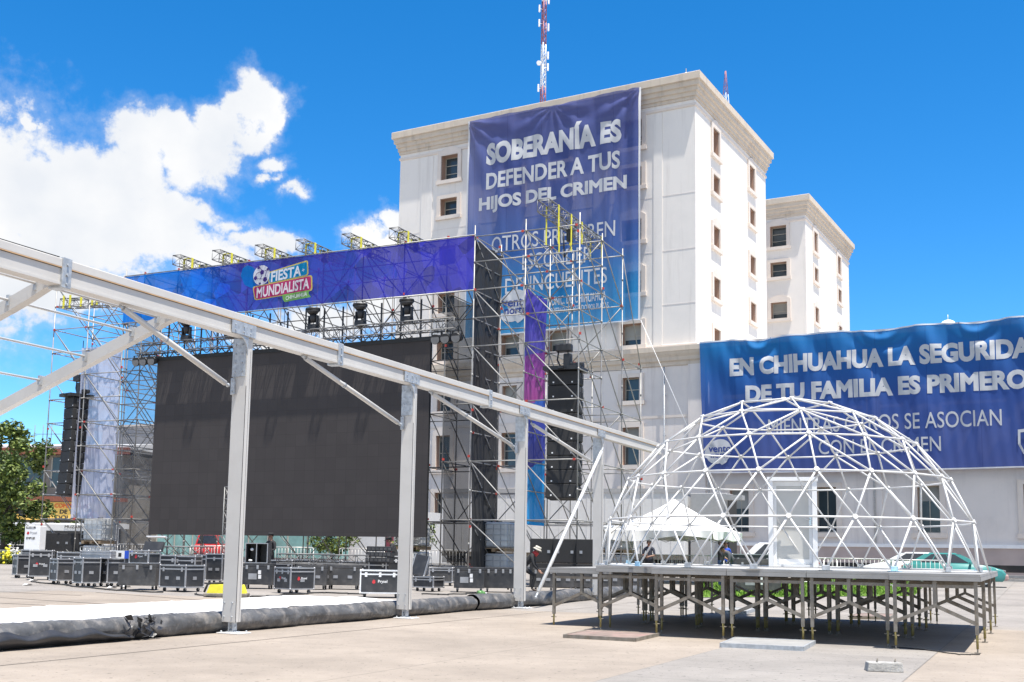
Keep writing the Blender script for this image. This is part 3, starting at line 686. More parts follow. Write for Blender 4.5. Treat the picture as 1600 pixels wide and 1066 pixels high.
def head_logo(parent, x, y, z, r, warp, m, ink):
    k = mb(m); pts = []
    for i in range(40):
        a = i/40*2*math.pi; q = 1.0+.10*math.sin(2*a+.5)
        if 3.6 < a < 4.9: q *= .86
        if 4.9 <= a < 5.6: q *= 1.08
        pts.append((x+r*q*math.cos(a), z+r*1.05*q*math.sin(a)))
    f = [V((px, y+warp(px, pz), pz)) for px, pz in pts]; c = V((x, y+warp(x, z)-.01, z))
    for i in range(40): k.face([c, f[i], f[(i+1) % 40]])
    k.build('logo_shape', parent)
    text_part('logo_lettering', 'vento', 1, ink, parent, (x+.15*r, y-.035, z+.25*r), r*1.75, None, .02, warp, .3)
    text_part('logo_lettering', 'norteño', 1, ink, parent, (x+.5*r, y-.035, z-.2*r), r*2.1, None, .02, warp, .3)
cloth_mat('banner_ink', flat_color((0.03, 0.06, 0.25)), 0.0, 0.1)
head_logo(ban, -14.7, BY1-.05, 20.6, 1.35, fold1, 'banner_letters', 'banner_ink')

SW = [(4.9, 3.2, 16.6), (13.2, 4.6, 16.6), (19.0, 3.6, 16.6)]
def fold2(x, z):
    v = 0.04*math.sin(x*1.7+.3*z) + 0.03*math.sin(x*4.1-z*.8) + 0.012*math.sin(x*9+z)
    for cx_, w_, cz_ in SW:
        r = math.hypot((x-cx_)/(w_*.5), (z-cz_)/(1.55)); v += 0.13*math.sin(r*9.0)*math.exp(-((r-.55)/.5)**2)
        v += .10*math.sin(((x-cx_)*.9+(z-cz_)*.55)*2.4)*math.exp(-abs(r-1.6)/.9)
    return v
BY2 = -.85
ban2 = thing('hanging_banner', 'wide blue banner reading EN CHIHUAHUA LA SEGURIDAD hung along the low wing', 'banner', K0, YAW_B)
cloth_mat('banner_print_wide', seamed(ramp_color(2, 7.0, 16.6, [(0, (0.07, 0.11, 0.34)), (0.45, (0.045, 0.105, 0.37)), (0.75, (0.022, 0.13, 0.42)), (1, (0.010, 0.20, 0.50))], wob=1.0, wscale=0.2, slant=(0, -0.03)), 3.2), 0.07, 0.22)
def bx2(u, v):
    x = 0.75+25.3*u; zt = 16.62-sum(.16*max(0, 1-((x-c)/(w_*.5))**2) for c, w_, _ in SW); zb = 7.15-.1*math.sin(u*3.1); z = zb+(zt-zb)*v
    x -= .35*(v-.5)*(1-u); return V((x, BY2+fold2(x, z), z))
mb('banner_print_wide').grid(bx2, 240, 90).build('cloth', ban2, fix=False)
hem = mb('banner_hem')
for (ua, ub, va, vb) in ((0, 1, .99, 1), (0, 1, 0, .009)): hem.grid(lambda a, b: bx2(ua+(ub-ua)*a, va+(vb-va)*b)+V((0, -.02, 0)), 120, 2)
hem.build('hem', ban2, fix=False)
def t2_(s, x0, x1, z0, z1, bold): text_part('lettering', s, 1, 'banner_letters', ban2, ((x0+x1)/2, BY2-.022, (z0+z1)/2), x1-x0, z1-z0, bold, fold2, .14)
t2_('EN CHIHUAHUA LA SEGURIDAD', 2.83, 23.2, 13.95, 15.25, .052); t2_('DE TU FAMILIA ES PRIMERO', 3.97, 22.0, 12.0, 13.25, .052)
t2_('MIENTRAS OTROS SE ASOCIAN', 5.54, 20.4, 9.75, 10.8, .004); t2_('CON EL CRIMEN', 9.0, 16.77, 8.25, 9.22, .004)
head_logo(ban2, 1.95, BY2-.06, 8.6, .92, fold2, 'banner_letters', 'banner_ink')
sh = mb('banner_letters'); c = (22.0, 8.55)
pts = [(-.7, .9), (0, .98), (.7, .9), (.72, 0), (.45, -.6), (0, -1.0), (-.45, -.6), (-.72, 0)]
for s_ in (1,):
    f = [V((c[0]+x*s_, BY2-.06+fold2(c[0]+x, c[1]+z), c[1]+z)) for x, z in pts]; g_ = [V((c[0]+x*.8, BY2-.06+fold2(c[0]+x, c[1]+z), c[1]+z*.8)) for x, z in pts]
    for i in range(8): sh.face([f[i], f[(i+1) % 8], g_[(i+1) % 8], g_[i]])
    h_ = [V((c[0]+x*.45, BY2-.06+fold2(c[0]+x, c[1]+z), c[1]+z*.45)) for x, z in pts]; sh.face(h_)
sh.build('shield_emblem', ban2)
# guy rope from the upper banner's corner
r1 = thing('rope', 'thin white rope slanting from the tall banner corner down across the lower wall', 'rope'); mb('white_paint').tube(kp(-3.9, -1.0, 18.6), kp(1.5, -4.0, 8.6), .018, 5).build('strand', r1)
# ================================================================== MARQUEE FRAME (half erected)
mq = thing('marquee_frame', 'half erected aluminium marquee frame with sloping rafters and four uprights on base plates', 'tent frame', T0, -YAW_T)
MTi = MT.inverted()
def tl(x, y, off=0.0):
    p = onP(x, y, T0+tn*off, tn); return MTi @ p
YP = [0.0, 5.1, 10.38, 15.5]
ZB0, ZB1 = 4.545, 4.87
bm_ = mb('aluminium').b2((-.085, -9.0, ZB0), (.085, 20.75, ZB1-.115)); bm_.b2((-.105, -9.0, ZB1-.115), (.105, 20.75, ZB1), bevel=.012)
bm_.b2((-.098, -9.0, ZB0-.012), (.098, 20.75, ZB0+.02))
bm_.use('groove').b2((.085, -9, ZB1-.128), (.0885, 20.7, ZB1-.121)); bm_.use('keder_line').b2((.085, -9, ZB1-.121), (.107, 20.7, ZB1-.111))
beam = bm_.build('eave_beam', mq)
for y in (-3.7, 2.42, 8.33):
    s = mb('galvanised').b2((-.12, y-.075, ZB0-.05), (.12, y+.075, ZB1+.02), bevel=.01)
    for dz in (.0, .12, .25): s.tube((.12, y, ZB0+dz), (.14, y, ZB0+dz), .018, 6)
    s.build('splice_plate', beam)
mb('rubber').path([V((.02, -9, ZB1+.03)), V((.02, -6, ZB1+.022)), V((.02, -3.75, ZB1+.03))], .009, 6).build('cable', mq)
UX = -.06
for i, y in enumerate(YP):
    z1 = ZB0-.013
    u = mb('aluminium').b2((UX-.135, y-.06, .17), (UX+.135, y+.06, z1), bevel=.008)
    u.use('groove').b2((UX+.128, y-.0615, .17), (UX+.1355, y-.056, z1-.75)); u.b2((UX+.1351, y+.012, .17), (UX+.1362, y+.018, z1-.2))
    u.use('galvanised')
    for xx in (-.09, .06):
        for zz in (.25, .46): u.tube((UX+xx, y-.055, zz), (UX+xx, y-.076, zz), .014, 6)
    up_ = u.build('upright', mq)
    b = mb('galvanised').b2((UX-.14, y-.078, z1-.60), (UX+.11, y-.0605, z1-.002)); b.b2((.1055, y-.50, ZB0+.0), (.118, y+.07, ZB1-.13))
    arc = [(y-.09, z1-.28)]+[(y-.09-.20*(1-math.cos(q*math.pi/12)), z1-.28+.28*math.sin(q*math.pi/12)) for q in range(1, 7)]+[(y-.09, z1-.002)]
    b.prism(arc, .085, .105, 0)
    for zz in (-.52, -.38, -.24, -.10):
        for xx in (-.08, .05): b.tube((UX+xx, y-.078, z1+zz), (UX+xx, y-.094, z1+zz), .013, 6)
    for yy in (-.42, -.22, -.06):
        for zz in (.05, .13): b.tube((.118, y+yy, ZB0+zz), (.132, y+yy, ZB0+zz), .012, 6)
    b.box((UX-.10, y-.085, 3.78), (.07, .045, .26), bevel=.008)
    for zz in (3.70, 3.86): b.tube((UX-.10, y-.107, zz), (UX-.10, y-.12, zz), .015, 6)
    b.build('bracket', up_)
    f = mb('galvanised').b2((-.075, y-.045, .03), (-.055, y+.045, .20)); f.b2((.0, y-.045, .03), (.02, y+.045, .20)); f.tube((-.09, y, .10), (.04, y, .10), .016, 8); f.b2((-.10, y-.07, .016), (.06, y+.07, .034))
    f.b2((-.075, y-.045, .03), (.02, y+.045, .045)); f.build('hinge', up_)
    f = mb('white_paint').b2((-.20, y-.16, .004), (.20, y+.16, .018)); f.use('galvanised')
    for xx, yy in ((-.15, -.11), (.15, -.11), (.15, .11), (-.15, .11)): f.tube((xx, y+yy, .016), (xx, y+yy, .045), .014, 6)
    f.build('base_plate', up_)
def pole(a, b, r=.042, m='aluminium', nm='brace'):
    a, b = V(a), V(b); d = (b-a)
    k = mb(m).tube(a+d*.03, b-d*.03, r, 10); k.use('galvanised').tube(a, a+d*.03, r*.6, 8); k.tube(b-d*.03, b, r*.6, 8); k.sphere(b, r*.8, 8); k.tube(a+d*.38, a+d*.40, r*1.12, 10)
    return k.build(nm, mq)
for a, b in (((187, 478), (363, 603)), ((472, 556), (630, 664)), ((671, 612), (806, 698)), ((830, 662), (927, 722))):
    p, q = tl(*a), tl(*b); pole((0, p.y, p.z), (-.02, q.y-.08, q.z))
p, q = tl(936, 700), tl(829, 926); pole((.12, p.y, p.z), (.2, YP[2]+.35, .25), .045, 'bright_tube')
def rafter(s):
    pts = [(-.0, 4.66), (-.22, 4.62), (-.5, 4.53), (-.85, 4.405), (-1.3, 4.255), (-3.5, 3.47), (-8, 1.90), (-13.2, .08)]
    k = mb('aluminium')
    for (x0, z0), (x1, z1) in zip(pts, pts[1:]):
        d = V((x1-x0, 0, z1-z0)).normalized(); n_ = V((-d.z, 0, d.x));  n_ = n_ if n_.z > 0 else -n_
        hh = lambda x: .105 if x > -.05 else (.12 if x > -.3 else (.145 if x > -.6 else .15))
        h0, h1 = hh(x0), hh(x1)
        A, B = V((x0, s, z0)), V((x1, s, z1))
        for sg in (-.06, .06): k.face([A+V((0, sg, 0))+n_*.02, B+V((0, sg, 0))+n_*.02, B+V((0, sg, 0))-n_*h1, A+V((0, sg, 0))-n_*h0])
        k.face([A+V((0, -.06, 0))+n_*.02, A+V((0, .06, 0))+n_*.02, B+V((0, .06, 0))+n_*.02, B+V((0, -.06, 0))+n_*.02])
        k.face([A+V((0, -.06, 0))-n_*h0, A+V((0, .06, 0))-n_*h0, B+V((0, .06, 0))-n_*h1, B+V((0, -.06, 0))-n_*h1])
    return k.build('rafter', mq)
for s in (-1.53, -3.72, -9.0): rafter(s)
def rz(n): return 4.405+(n+.85)*.347
for n_ in (-.33, -.8, -1.7, -2.6, -3.55, -5.0, -7.0):
    k = mb('bright_tube').tube((n_, -1.53, rz(n_)+(-.02 if n_ < -.6 else -.0)), (n_, -9.0, rz(n_)), .019, 8)
    for s in (-1.56, -3.72): k.use('galvanised').box((n_, s, rz(n_)-.02), (.05, .16, .14))
    k.build('purlin', mq)
# rolled wall sheeting along the uprights
def roll_fn(y0, y1, x0, r, sd, flat=1.0):
    def f(u, v):
        y = y0+(y1-y0)*u; a = v*2*math.pi
        w = 1+.07*mnoise.noise(V((y*1.3+sd, math.cos(a)*1.5, math.sin(a)*1.5)))+.07*mnoise.noise(V((y*6+sd, math.cos(a)*2+y, math.sin(a)*2)))+.05*abs(mnoise.noise(V((y*13+sd+math.cos(a)*2, math.cos(a)*2.5, math.sin(a)*2.5-y*3))))+.03*math.sin(a*3+y*2.5+sd)
        xx = x0+.05*math.sin(y*.8+sd)+.03*math.sin(y*2.1)
        rr = r*w*(1-.25*max(0, math.cos(2*math.pi*(u-.5)))*0)
        return V((xx+rr*1.05*math.cos(a), y, max(.004, r*.94+rr*math.sin(a)*flat)))
    return f
mat('vinyl_roll', (0.085, 0.085, 0.086), 0.5, var=0.4, scale=3.5, bump=1.0, bscale=7, dirt=(0.30, 0.27, 0.24, 0.8), dscale=4.5)
mat('vinyl_dark', (0.035, 0.035, 0.038), 0.4, var=0.3, scale=3, bump=0.6, bscale=8)
rl = thing('rolled_sheeting', 'long black roll of vinyl sheeting lying on the ground along the marquee uprights', 'roll', T0, -YAW_T)
mb('vinyl_roll').grid(roll_fn(-9.0, 1.9, -.36, .165, 0), 620, 36).build('roll', rl)
mb('vinyl_roll').grid(roll_fn(1.95, 8.6, -.38, .165, 5), 380, 36).build('roll', rl)
mb('vinyl_roll').grid(roll_fn(8.65, 19.5, -.36, .18, 11), 420, 32).build('roll', rl)
def flap(u, v):
    y = -6.8+4.9*u; h = (.175+.05*mnoise.noise(V((y*2.2, 1, 0)))+.03*math.sin(y*9))*(1 if u < .86 else max(.25, 1-(u-.86)*5))
    a = -1.2+v*2.1; r = .19+.02*mnoise.noise(V((y*3, v*4, 3)))
    return V((-.36+r*math.cos(a)*1.12, y, max(.008, .02+h*v*1.0)))
mb('vinyl_dark').grid(flap, 120, 10).build('torn_flap', rl, fix=False)
rg = mb('vinyl_dark'); rnd = random.Random(5)
for _ in range(46):
    c = V((-.2+rnd.uniform(-.1, .08), -1.75+rnd.uniform(-.3, .35), .13+rnd.uniform(-.08, .2))); a = rnd.uniform(0, 6.28); d = V((math.cos(a)*.4, math.sin(a), rnd.uniform(-1, 1)))*rnd.uniform(.05, .13); e = V((rnd.uniform(-1, 1), rnd.uniform(-.5, .5), rnd.uniform(-1, 1)))*.06
    rg.face([c-d, c+e, c+d, c-e*.6])
rg.build('ragged_scraps', rl, fix=False)
# white membrane spread on the ground inside the frame
def memb(nm, px, lab):
    P = [onG(*p) for p in px]; bm = bmesh.new()
    vs = [bm.verts.new((p.x, p.y, 0)) for p in P]; bm.faces.new(vs)
    bmesh.ops.triangulate(bm, faces=bm.faces)
    for _ in range(5): bmesh.ops.subdivide_edges(bm, edges=[e for e in bm.edges if e.calc_length() > .22], cuts=1, use_grid_fill=False); bmesh.ops.triangulate(bm, faces=bm.faces)
    for v in bm.verts:
        n1 = mnoise.noise(V((v.co.x*.9, v.co.y*.9, 0))); n2 = abs(mnoise.noise(V((v.co.x*.5, v.co.y*1.6, 4))))
        v.co.z = gz(v.co.x, v.co.y)+.012+.02*max(0, n1)+.055*max(0, .10-n2)/.10*max(0, mnoise.noise(V((v.co.x*.35, v.co.y*.35, 9)))+.2)
    for f in bm.faces: f.smooth = True
    bmesh.ops.recalc_face_normals(bm, faces=bm.faces)
    me = bpy.data.meshes.new(nm); bm.to_mesh(me); bm.free(); me.materials.append(MATS['membrane'])
    o = bpy.data.objects.new(nm, me); COL.objects.link(o); return tag(o, lab, 'sheet')
memb('ground_membrane', [(-260, 968), (0, 953), (190, 944), (380, 935), (470, 931), (611, 938), (656, 944), (640, 952), (500, 955), (366, 962), (180, 980), (0, 990), (-260, 1008)], 'bright white membrane spread flat on the paving behind the black roll')

# ================================================================== RISER DECK
DA = 0.44
D0 = V((6.56, 15.66, 0))
deck_grp = 'grey stage risers under the dome'
def make_riser():
    t = thing('stage_riser', 'x', 'riser', (0, 0, 0), 0, deck_grp)
    m = mb('deck_top').b2((.004, .004, 1.055), (1.216, 2.436, 1.09)); m.use('deck_rim').b2((0, 0, .985), (1.22, 2.44, 1.055), bevel=.006)
    m.build('platform', t)
    for b in (.07, 2.37):
        mb('deck_steel').b2((.06, b-.025, .89), (1.16, b+.025, .935)).build('rail', t)
        mb('deck_steel').b2((.585, b-.03, .62), (.635, b+.03, .985)).build('stub_post', t)
        for a in (.07, 1.15):
            lg = mb('deck_steel').b2((a-.024, b-.024, .25), (a+.024, b+.024, .985)).build('leg', t)
            f = mb('deck_yellow').tube((a, b, .06), (a, b, .27), .017, 8); f.use('deck_steel').tube((a, b, 0.003), (a, b, .06), .011, 6); f.tube((a, b, .003), (a, b, .012), .045, 8); f.tube((a-.05, b, .2), (a+.05, b, .2), .008, 6)
            f.build('screw_foot', lg)
            for dy in (-.018, .018): mb('deck_steel').beam((.61, b+dy, .64), (a, b+dy, .40), .016, .05).build('brace', t)
    return t
riser0 = None
MD = Matrix.Translation(D0) @ fr(-DA)
COLS = [(0, 3, 0.0), (.28, 3, 0.0), (.28, 3, 0.0), (.28, 3, 0.0), (1.0, 3, 0.0), (1.85, 2, -.05)]
for i, (b0, n, dz) in enumerate(COLS):
    for j in range(n):
        p = MD @ V((-(i+1)*1.22, b0+j*2.445, dz)); 
        o = riser0 if riser0 is None else None
        if riser0 is None: riser0 = make_riser(); o = riser0
        else: o = copy_tree(riser0)
        p.z = dz
        row = ['front row', 'middle row', 'back row'][j]; col = ['far right column', 'second column from the right', 'third column from the right', 'fourth column from the right', 'fifth column from the right', 'far left column'][i]
        place(o, p, -DA, 'grey stage riser under the dome, %s, %s' % (row, col), deck_grp)

# ================================================================== GEODESIC DOME
RS, DC = 3.42, -0.32
DOME = V((5.02, 20.45, 1.10))
dm = thing('geodesic_dome', 'white tubular geodesic dome skeleton standing on the grey stage risers', 'dome', DOME)
fa = math.atan2(-DOME.y, -DOME.x)+R(10)
rings = []
for r, cnt in enumerate((20, 20, 20, 15, 10, 5, 1)):
    e = R(5.4+r*84.6/6); base = fa+(R(9) if r == 1 else 0)
    rings.append([V((RS*math.cos(e)*math.cos(base+2*math.pi*k/cnt), RS*math.cos(e)*math.sin(base+2*math.pi*k/cnt), DC+RS*math.sin(e))) for k in range(cnt)])
seg = []
for r, ring_ in enumerate(rings[:-1]):
    c = len(ring_)
    for k in range(c): seg.append((ring_[k], ring_[(k+1) % c]))
for k in range(20):
    seg += [(rings[0][k], rings[1][k]), (rings[0][(k+1) % 20], rings[1][k]), (rings[1][k], rings[2][k]), (rings[1][k], rings[2][(k+1) % 20])]
for r, per in ((2, 4), (3, 3), (4, 2), (5, 1)):
    for s in range(5):
        for j in range(per):
            a = rings[r][s*per+j]; q = per-1
            if q == 0: seg.append((a, rings[6][0])); continue
            seg.append((a, rings[r+1][(s*q+j) % (5*q)] if j < q else rings[r+1][(s*q+q) % (5*q)]))
            if j > 0: seg.append((a, rings[r+1][(s*q+j-1) % (5*q)]))
tubes('strut', dm, seg, .0165, 'dome_white', 100, 8)
nn = [(p, r) for r, rg_ in enumerate(rings) for p in rg_]
for i, (p, r) in enumerate(nn):
    if r == 0: continue
    n_ = (p-V((0, 0, DC))).normalized(); mb('dome_white').tube(p-n_*.012, p+n_*.03, .042, 10).build('hub', dm)
for k, p in enumerate(rings[0]):
    d = V((p.x, p.y, 0)).normalized(); q = d.to_track_quat('Y', 'Z').to_matrix()
    m = mb('dome_blue' if k % 4 == 1 else 'galvanised'); m.box((p.x+d.x*.03, p.y+d.y*.03, .04), (.12, .018, .075), q, bevel=.008); m.box((p.x, p.y, .004), (.2, .14, .01), q)
    m.build('base_plate', dm)
# entrance door standing in the back of the dome
dv = V((DOME.x, DOME.y, 0)).normalized(); dpos = DOME+dv*3.32-V((dv.y, -dv.x, 0))*(-.16); dang = math.atan2(-dv.x, dv.y)
dr = thing('entrance_door', 'white framed door with pale grey panel standing at the back of the dome', 'door', (dpos.x, dpos.y, 1.094), dang)
m = mb('white_paint').b2((-.50, -.17, 0), (-.40, .17, 1.80)); m.b2((.40, -.17, 0), (.50, .17, 1.80)); m.b2((-.52, -.19, 1.80), (.52, .19, 1.88)); m.b2((-.40, -.12, 0), (.40, .12, .05)); m.build('frame', dr)
mat('door_panel', (0.54, 0.53, 0.50), 0.35, var=0.02)
m = mb('white_paint').b2((-.395, -.03, .055), (-.33, .03, 1.795)); m.b2((.33, -.03, .055), (.395, .03, 1.795)); m.b2((-.33, -.03, .055), (.33, .03, .16)); m.b2((-.33, -.03, 1.70), (.33, .03, 1.795)); lf = m.build('door_leaf', dr)
mb('door_panel').b2((-.33, -.012, .16), (.33, .012, 1.70)).build('panel', lf)
m = mb('chrome').tube((.355, -.03, 1.0), (.355, -.08, 1.0), .012, 8); m.tube((.355, -.075, 1.0), (.26, -.075, 1.0), .011, 8); m.box((.36, -.035, .98), (.04, .012, .2)); m.build('handle', lf)

# loose panels and the concrete block in the foreground
def slab(nm, px, th, m, lab, cat, trim=None, z0=0.004):
    P = [onG(*p) for p in px]; c = sum(P, V())/len(P); k = mb(m)
    a = [k.bm.verts.new((p.x-c.x, p.y-c.y, z0)) for p in P]; b = [k.bm.verts.new((p.x-c.x, p.y-c.y, z0+th)) for p in P]
    for f in (a[::-1], b): k.bm.faces.new(f)
    for i in range(len(P)): k.bm.faces.new((a[i], a[(i+1) % len(P)], b[(i+1) % len(P)], b[i]))
    if trim:
        k.use(trim)
        for i in range(len(P)):
            p, q = P[i]-c, P[(i+1) % len(P)]-c; k.beam((p.x, p.y, z0+th*.5), (q.x, q.y, z0+th*.5), .03, th+.012)
    o = k.build(nm, None); o.location = (c.x, c.y, gz(c.x, c.y)); return tag(o, lab, cat)
slab('deck_panel', [(881, 997), (992, 1003), (1031, 994), (918, 989)], .045, 'plywood_wet', 'worn brown plywood deck panel lying on the ground left of the dome deck', 'panel', 'deck_steel')
slab('deck_panel', [(1126, 1012), (1255, 1018), (1273, 1007.5), (1150, 1002)], .055, 'deck_top', 'pale grey deck panel lying on the paving in front of the dome deck', 'panel', 'galvanised')
slab('deck_panel', [(1328, 967.5), (1390, 969), (1398, 964), (1340, 962.5)], .06, 'plywood_wet', 'reddish deck panel lying in the shade behind the trestle legs', 'panel', 'deck_steel')
slab('deck_panel', [(1118, 958), (1165, 960), (1180, 955), (1128, 953)], .06, 'deck_top', 'grey deck panel lying on the ground far under the dome deck', 'panel', 'galvanised')
c = onG(1384, 1051)
cb = thing('concrete_block', 'small rough concrete footing with two rusty bolts on the grey paving', 'block', (c.x, c.y, 0), -.15)
bmk = mb('concrete'); res = bmk.box((0, .12, .055), (.40, .26, .11), bevel=.012)
for v in bmk.bm.verts:
    v.co += V((mnoise.noise(v.co*9), mnoise.noise(v.co*9+V((5, 0, 0))), mnoise.noise(v.co*9+V((0, 5, 0)))))*.012
    if v.co.z > .06: v.co.x *= .94; v.co.y = .12+(v.co.y-.12)*.9
bmk.build('block', cb)
for x, y in ((-.08, .1), (.13, .16)): mb('deck_steel').tube((x, y, .10), (x+.01, y, .15), .007, 6).tube((x+.005, y, .115), (x+.005, y, .125), .014, 6).build('bolt', cb)
# ================================================================== STAGE
ZS = [0.72, 2.5, 4.7, 6.9, 9.1, 11.3, 13.4]
VS_ = [0.0, 2.35, 4.7]
def scaffold(name, label, us, uv_top, ledg, diag_u, diag_v, extra=None, red=0.35, ms='scaffold_steel'):
    t = thing(name, label, 'scaffold', S0, YAW_S)
    rnd = random.Random(hash(name) % 1000 if False else len(name)*7+len(us))
    for u, v, zt, ext in uv_top:
        m = mb(ms); z = 0.06; dead = (v > 4)
        m.tube((u, v, .03), (u, v, zt+ext), .026, 8); m.tube((u, v, .004), (u, v, .012), .09, 8); m.tube((u, v, .01), (u, v, .25), .019, 6)
        for zz in ZS:
            if zz <= zt+.01:
                m.use(ms).tube((u, v, zz-.015), (u, v, zz+.015), .065, 8)
                if rnd.random() < red: m.use('red_coupler').box((u+rnd.choice((-.06, .06)), v-.03, zz+rnd.choice((0, -.25, .2))), (.07, .06, .09))
        for zz in [1.6, 3.6, 5.8, 8.0, 10.2, 12.4]:
            if zz < zt: m.use(ms).tube((u, v, zz-.05), (u, v, zz+.05), .033, 8)
        m.build('standard', t)
    tubes('ledger', t, ledg, .0235, ms, 100, 6)
    tubes('diagonal_brace', t, diag_u+diag_v, .0225, ms, 100, 6)
    # red wedge heads scattered on the ledgers
    if ledg:
        m = mb('red_coupler')
        for a, b in ledg:
            if rnd.random() < .28: p = V(a)+(V(b)-V(a))*rnd.choice((.06, .94)); m.box(p, (.1, .06, .075))
        m.build('wedge_heads', t, kind='stuff')
    return t
def wing(name, label, us, sgn):
    posts = []; led = []; du = []; dvv = []
    for u in us:
        for v in VS_: posts.append((u, v, 13.4, .45 if v == 0 else .3))
        posts.append((u, 7.05, 9.1, .1))
    for z in ZS:
        for v in VS_:
            for a, b in zip(us, us[1:]): led.append(((a, v, z), (b, v, z)))
        for u in us:
            for a, b in zip(VS_, VS_[1:]): led.append(((u, a, z), (u, b, z)))
            if z < 9.2: led.append(((u, 4.7, z), (u, 7.05, z)))
        if z < 9.2:
            for a, b in zip(us, us[1:]): led.append(((a, 7.05, z), (b, 7.05, z)))
    for z in (3.6, 5.8, 8.0, 10.2, 12.4):
        for a, b in zip(us, us[1:]):
            if z > 9 or sgn < 0: led.append(((a, 0, z), (b, 0, z)))
            led.append(((a, 2.35, z), (b, 2.35, z)))
        for u in us: led.append(((u, 0, z), (u, 2.35, z)))
        if sgn < 0:
            for u in us: led.append(((u, 2.35, z), (u, 4.7, z)))
    for k in range(len(ZS)-1):
        z0, z1 = ZS[k], ZS[k+1]
        for a, b in zip(us, us[1:]): du.append(((a, 0, z1), (b, 0, z0)))
        for u in us:
            for a, b in zip(VS_, VS_[1:]): dvv.append(((u, a, z1), (u, b, z0)))
            if z1 <= 9.2: dvv.append(((u, 4.7, z1), (u, 7.05, z0)))
        for a, b in zip(us, us[1:]):
            if k % 2 == 0 or sgn < 0: du.append(((b, 4.7, z1), (a, 4.7, z0)))
            if k % 2 == 1 or sgn < 0: du.append(((b, 2.35, z1), (a, 2.35, z0)))
    for u in us: dvv.append(((u, 4.7, 13.4), (u, 7.05, 9.1)))
    return scaffold(name, label, us, posts, led, du, dvv)
UR = [0.2, 2.36, 4.55]
wing('stage_scaffold', 'silver scaffold tower right of the big screen carrying the purple hanging banner', UR, 1)
UL = [-21.85, -19.7, -17.55]
wing('stage_scaffold', 'silver scaffold tower left of the big screen carrying the pale hanging banner', UL, -1)
# middle bay: back frame behind the screen and the header grid above it
UM = [-17.0+.0]; nb = 8; u0_, u1_ = -16.45, -1.0
UM = [u0_+(u1_-u0_)*i/nb for i in range(nb+1)]
posts = []; led = []; du = []; dvv = []
for i, u in enumerate(UM):
    for v in VS_[1:]: posts.append((u, v, 13.4, .2))
    end = i in (0, nb)
    posts.append((u, 0.0, 13.4, .2)) if end else None
    for a, b in zip(VS_, VS_[1:]):
        for z in ZS:
            if a > 1 or end or z > 11: led.append(((u, a, z), (u, b, z)))
        for k in range(len(ZS)-1):
            if a > 1 or end or ZS[k] > 11: dvv.append(((u, a, ZS[k+1]), (u, b, ZS[k])))
    led.append(((u, 0, 12.35), (u, 2.35, 12.35)))
    if not end: dvv.append(((u, 0, 11.3), (u, 2.35, 9.1)))
for v in VS_:
    for z in ZS:
        for a, b in zip(UM, UM[1:]):
            if v > 1 or z > 11: led.append(((a, v, z), (b, v, z)))
for a, b in ((UL[2], UM[0]), (UM[-1], UR[0])):
    for v in (0, 2.35):
        for z in ZS: led.append(((a, v, z), (b, v, z)))
for i, (a, b) in enumerate(zip(UM, UM[1:])):
    s = i % 2
    du.append(((a, 0, 11.3 if s else 13.4), (b, 0, 13.4 if s else 11.3)))
    du.append(((a, 2.35, 9.1 if s else 11.3), (b, 2.35, 11.3 if s else 9.1)))
    du.append(((a, 4.7, 11.3 if s else 13.4), (b, 4.7, 13.4 if s else 11.3)))
    for k in (0, 1): du.append(((a, 4.7, ZS[k] if s else ZS[k+1]), (b, 4.7, ZS[k+1] if s else ZS[k])))
for u in UM[1:-1]:
    posts.append((u, 0.0, 13.4, .1)); 
posts2 = []
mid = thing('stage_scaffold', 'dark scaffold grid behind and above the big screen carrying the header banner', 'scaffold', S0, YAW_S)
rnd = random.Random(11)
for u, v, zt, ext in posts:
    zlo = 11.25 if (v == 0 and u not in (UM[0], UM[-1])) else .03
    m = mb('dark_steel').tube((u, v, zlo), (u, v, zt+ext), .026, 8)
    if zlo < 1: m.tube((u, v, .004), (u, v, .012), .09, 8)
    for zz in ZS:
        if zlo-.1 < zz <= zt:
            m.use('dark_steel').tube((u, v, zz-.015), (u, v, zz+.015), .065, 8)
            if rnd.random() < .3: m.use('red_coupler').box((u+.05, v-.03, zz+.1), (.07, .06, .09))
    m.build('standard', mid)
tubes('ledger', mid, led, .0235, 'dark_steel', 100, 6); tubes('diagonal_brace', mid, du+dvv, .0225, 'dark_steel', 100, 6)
k = mb('bright_tube')
for a, b in ((.2, 1), (-17.55, 1)): pass
# bright front tubes edging the header
fr_ = thing('edge_tube', 'bright tube running along the lower edge of the header banner', 'tube', S0, YAW_S); mb('scaffold_steel').tube((-17.5, -.06, 11.28), (.25, -.06, 11.28), .03, 8).build('tube', fr_)
fr_ = thing('edge_tube', 'thin tube running along the upper edge of the header banner', 'tube', S0, YAW_S); mb('scaffold_steel').tube((-17.6, -.05, 13.46), (.25, -.05, 13.46), .025, 8).build('tube', fr_)

# LED wall
scr = thing('led_screen', 'huge switched off dark grey video wall hung in the middle of the stage', 'screen', S0, YAW_S)
SX0, SX1, SZ0, SZ1, SVV = -15.62, -1.76, 1.84, 9.50, 0.20
m = mb('led_screen'); nx, nz_ = 28, 15; rnd = random.Random(4)
m.bm.faces.new([m.bm.verts.new(p) for p in ((SX0, SVV, SZ0), (SX1, SVV, SZ0), (SX1, SVV, SZ1), (SX0, SVV, SZ1))])
m.build('display', scr)
m = mb('led_bezel').b2((SX0, SVV+.004, SZ0), (SX1, SVV+.14, SZ1)); m.b2((SX0, SVV-.03, SZ1+.002), (SX1, SVV+.14, SZ1+.16)); m.build('cabinet', scr)
for i in range(15):
    x = SX0+.5+(SX1-SX0-1)*i/14; mb('black_plastic').b2((x-.03, SVV+.05, SZ1+.1), (x+.03, SVV+.09, 11.2)).build('hanging_bar', scr)
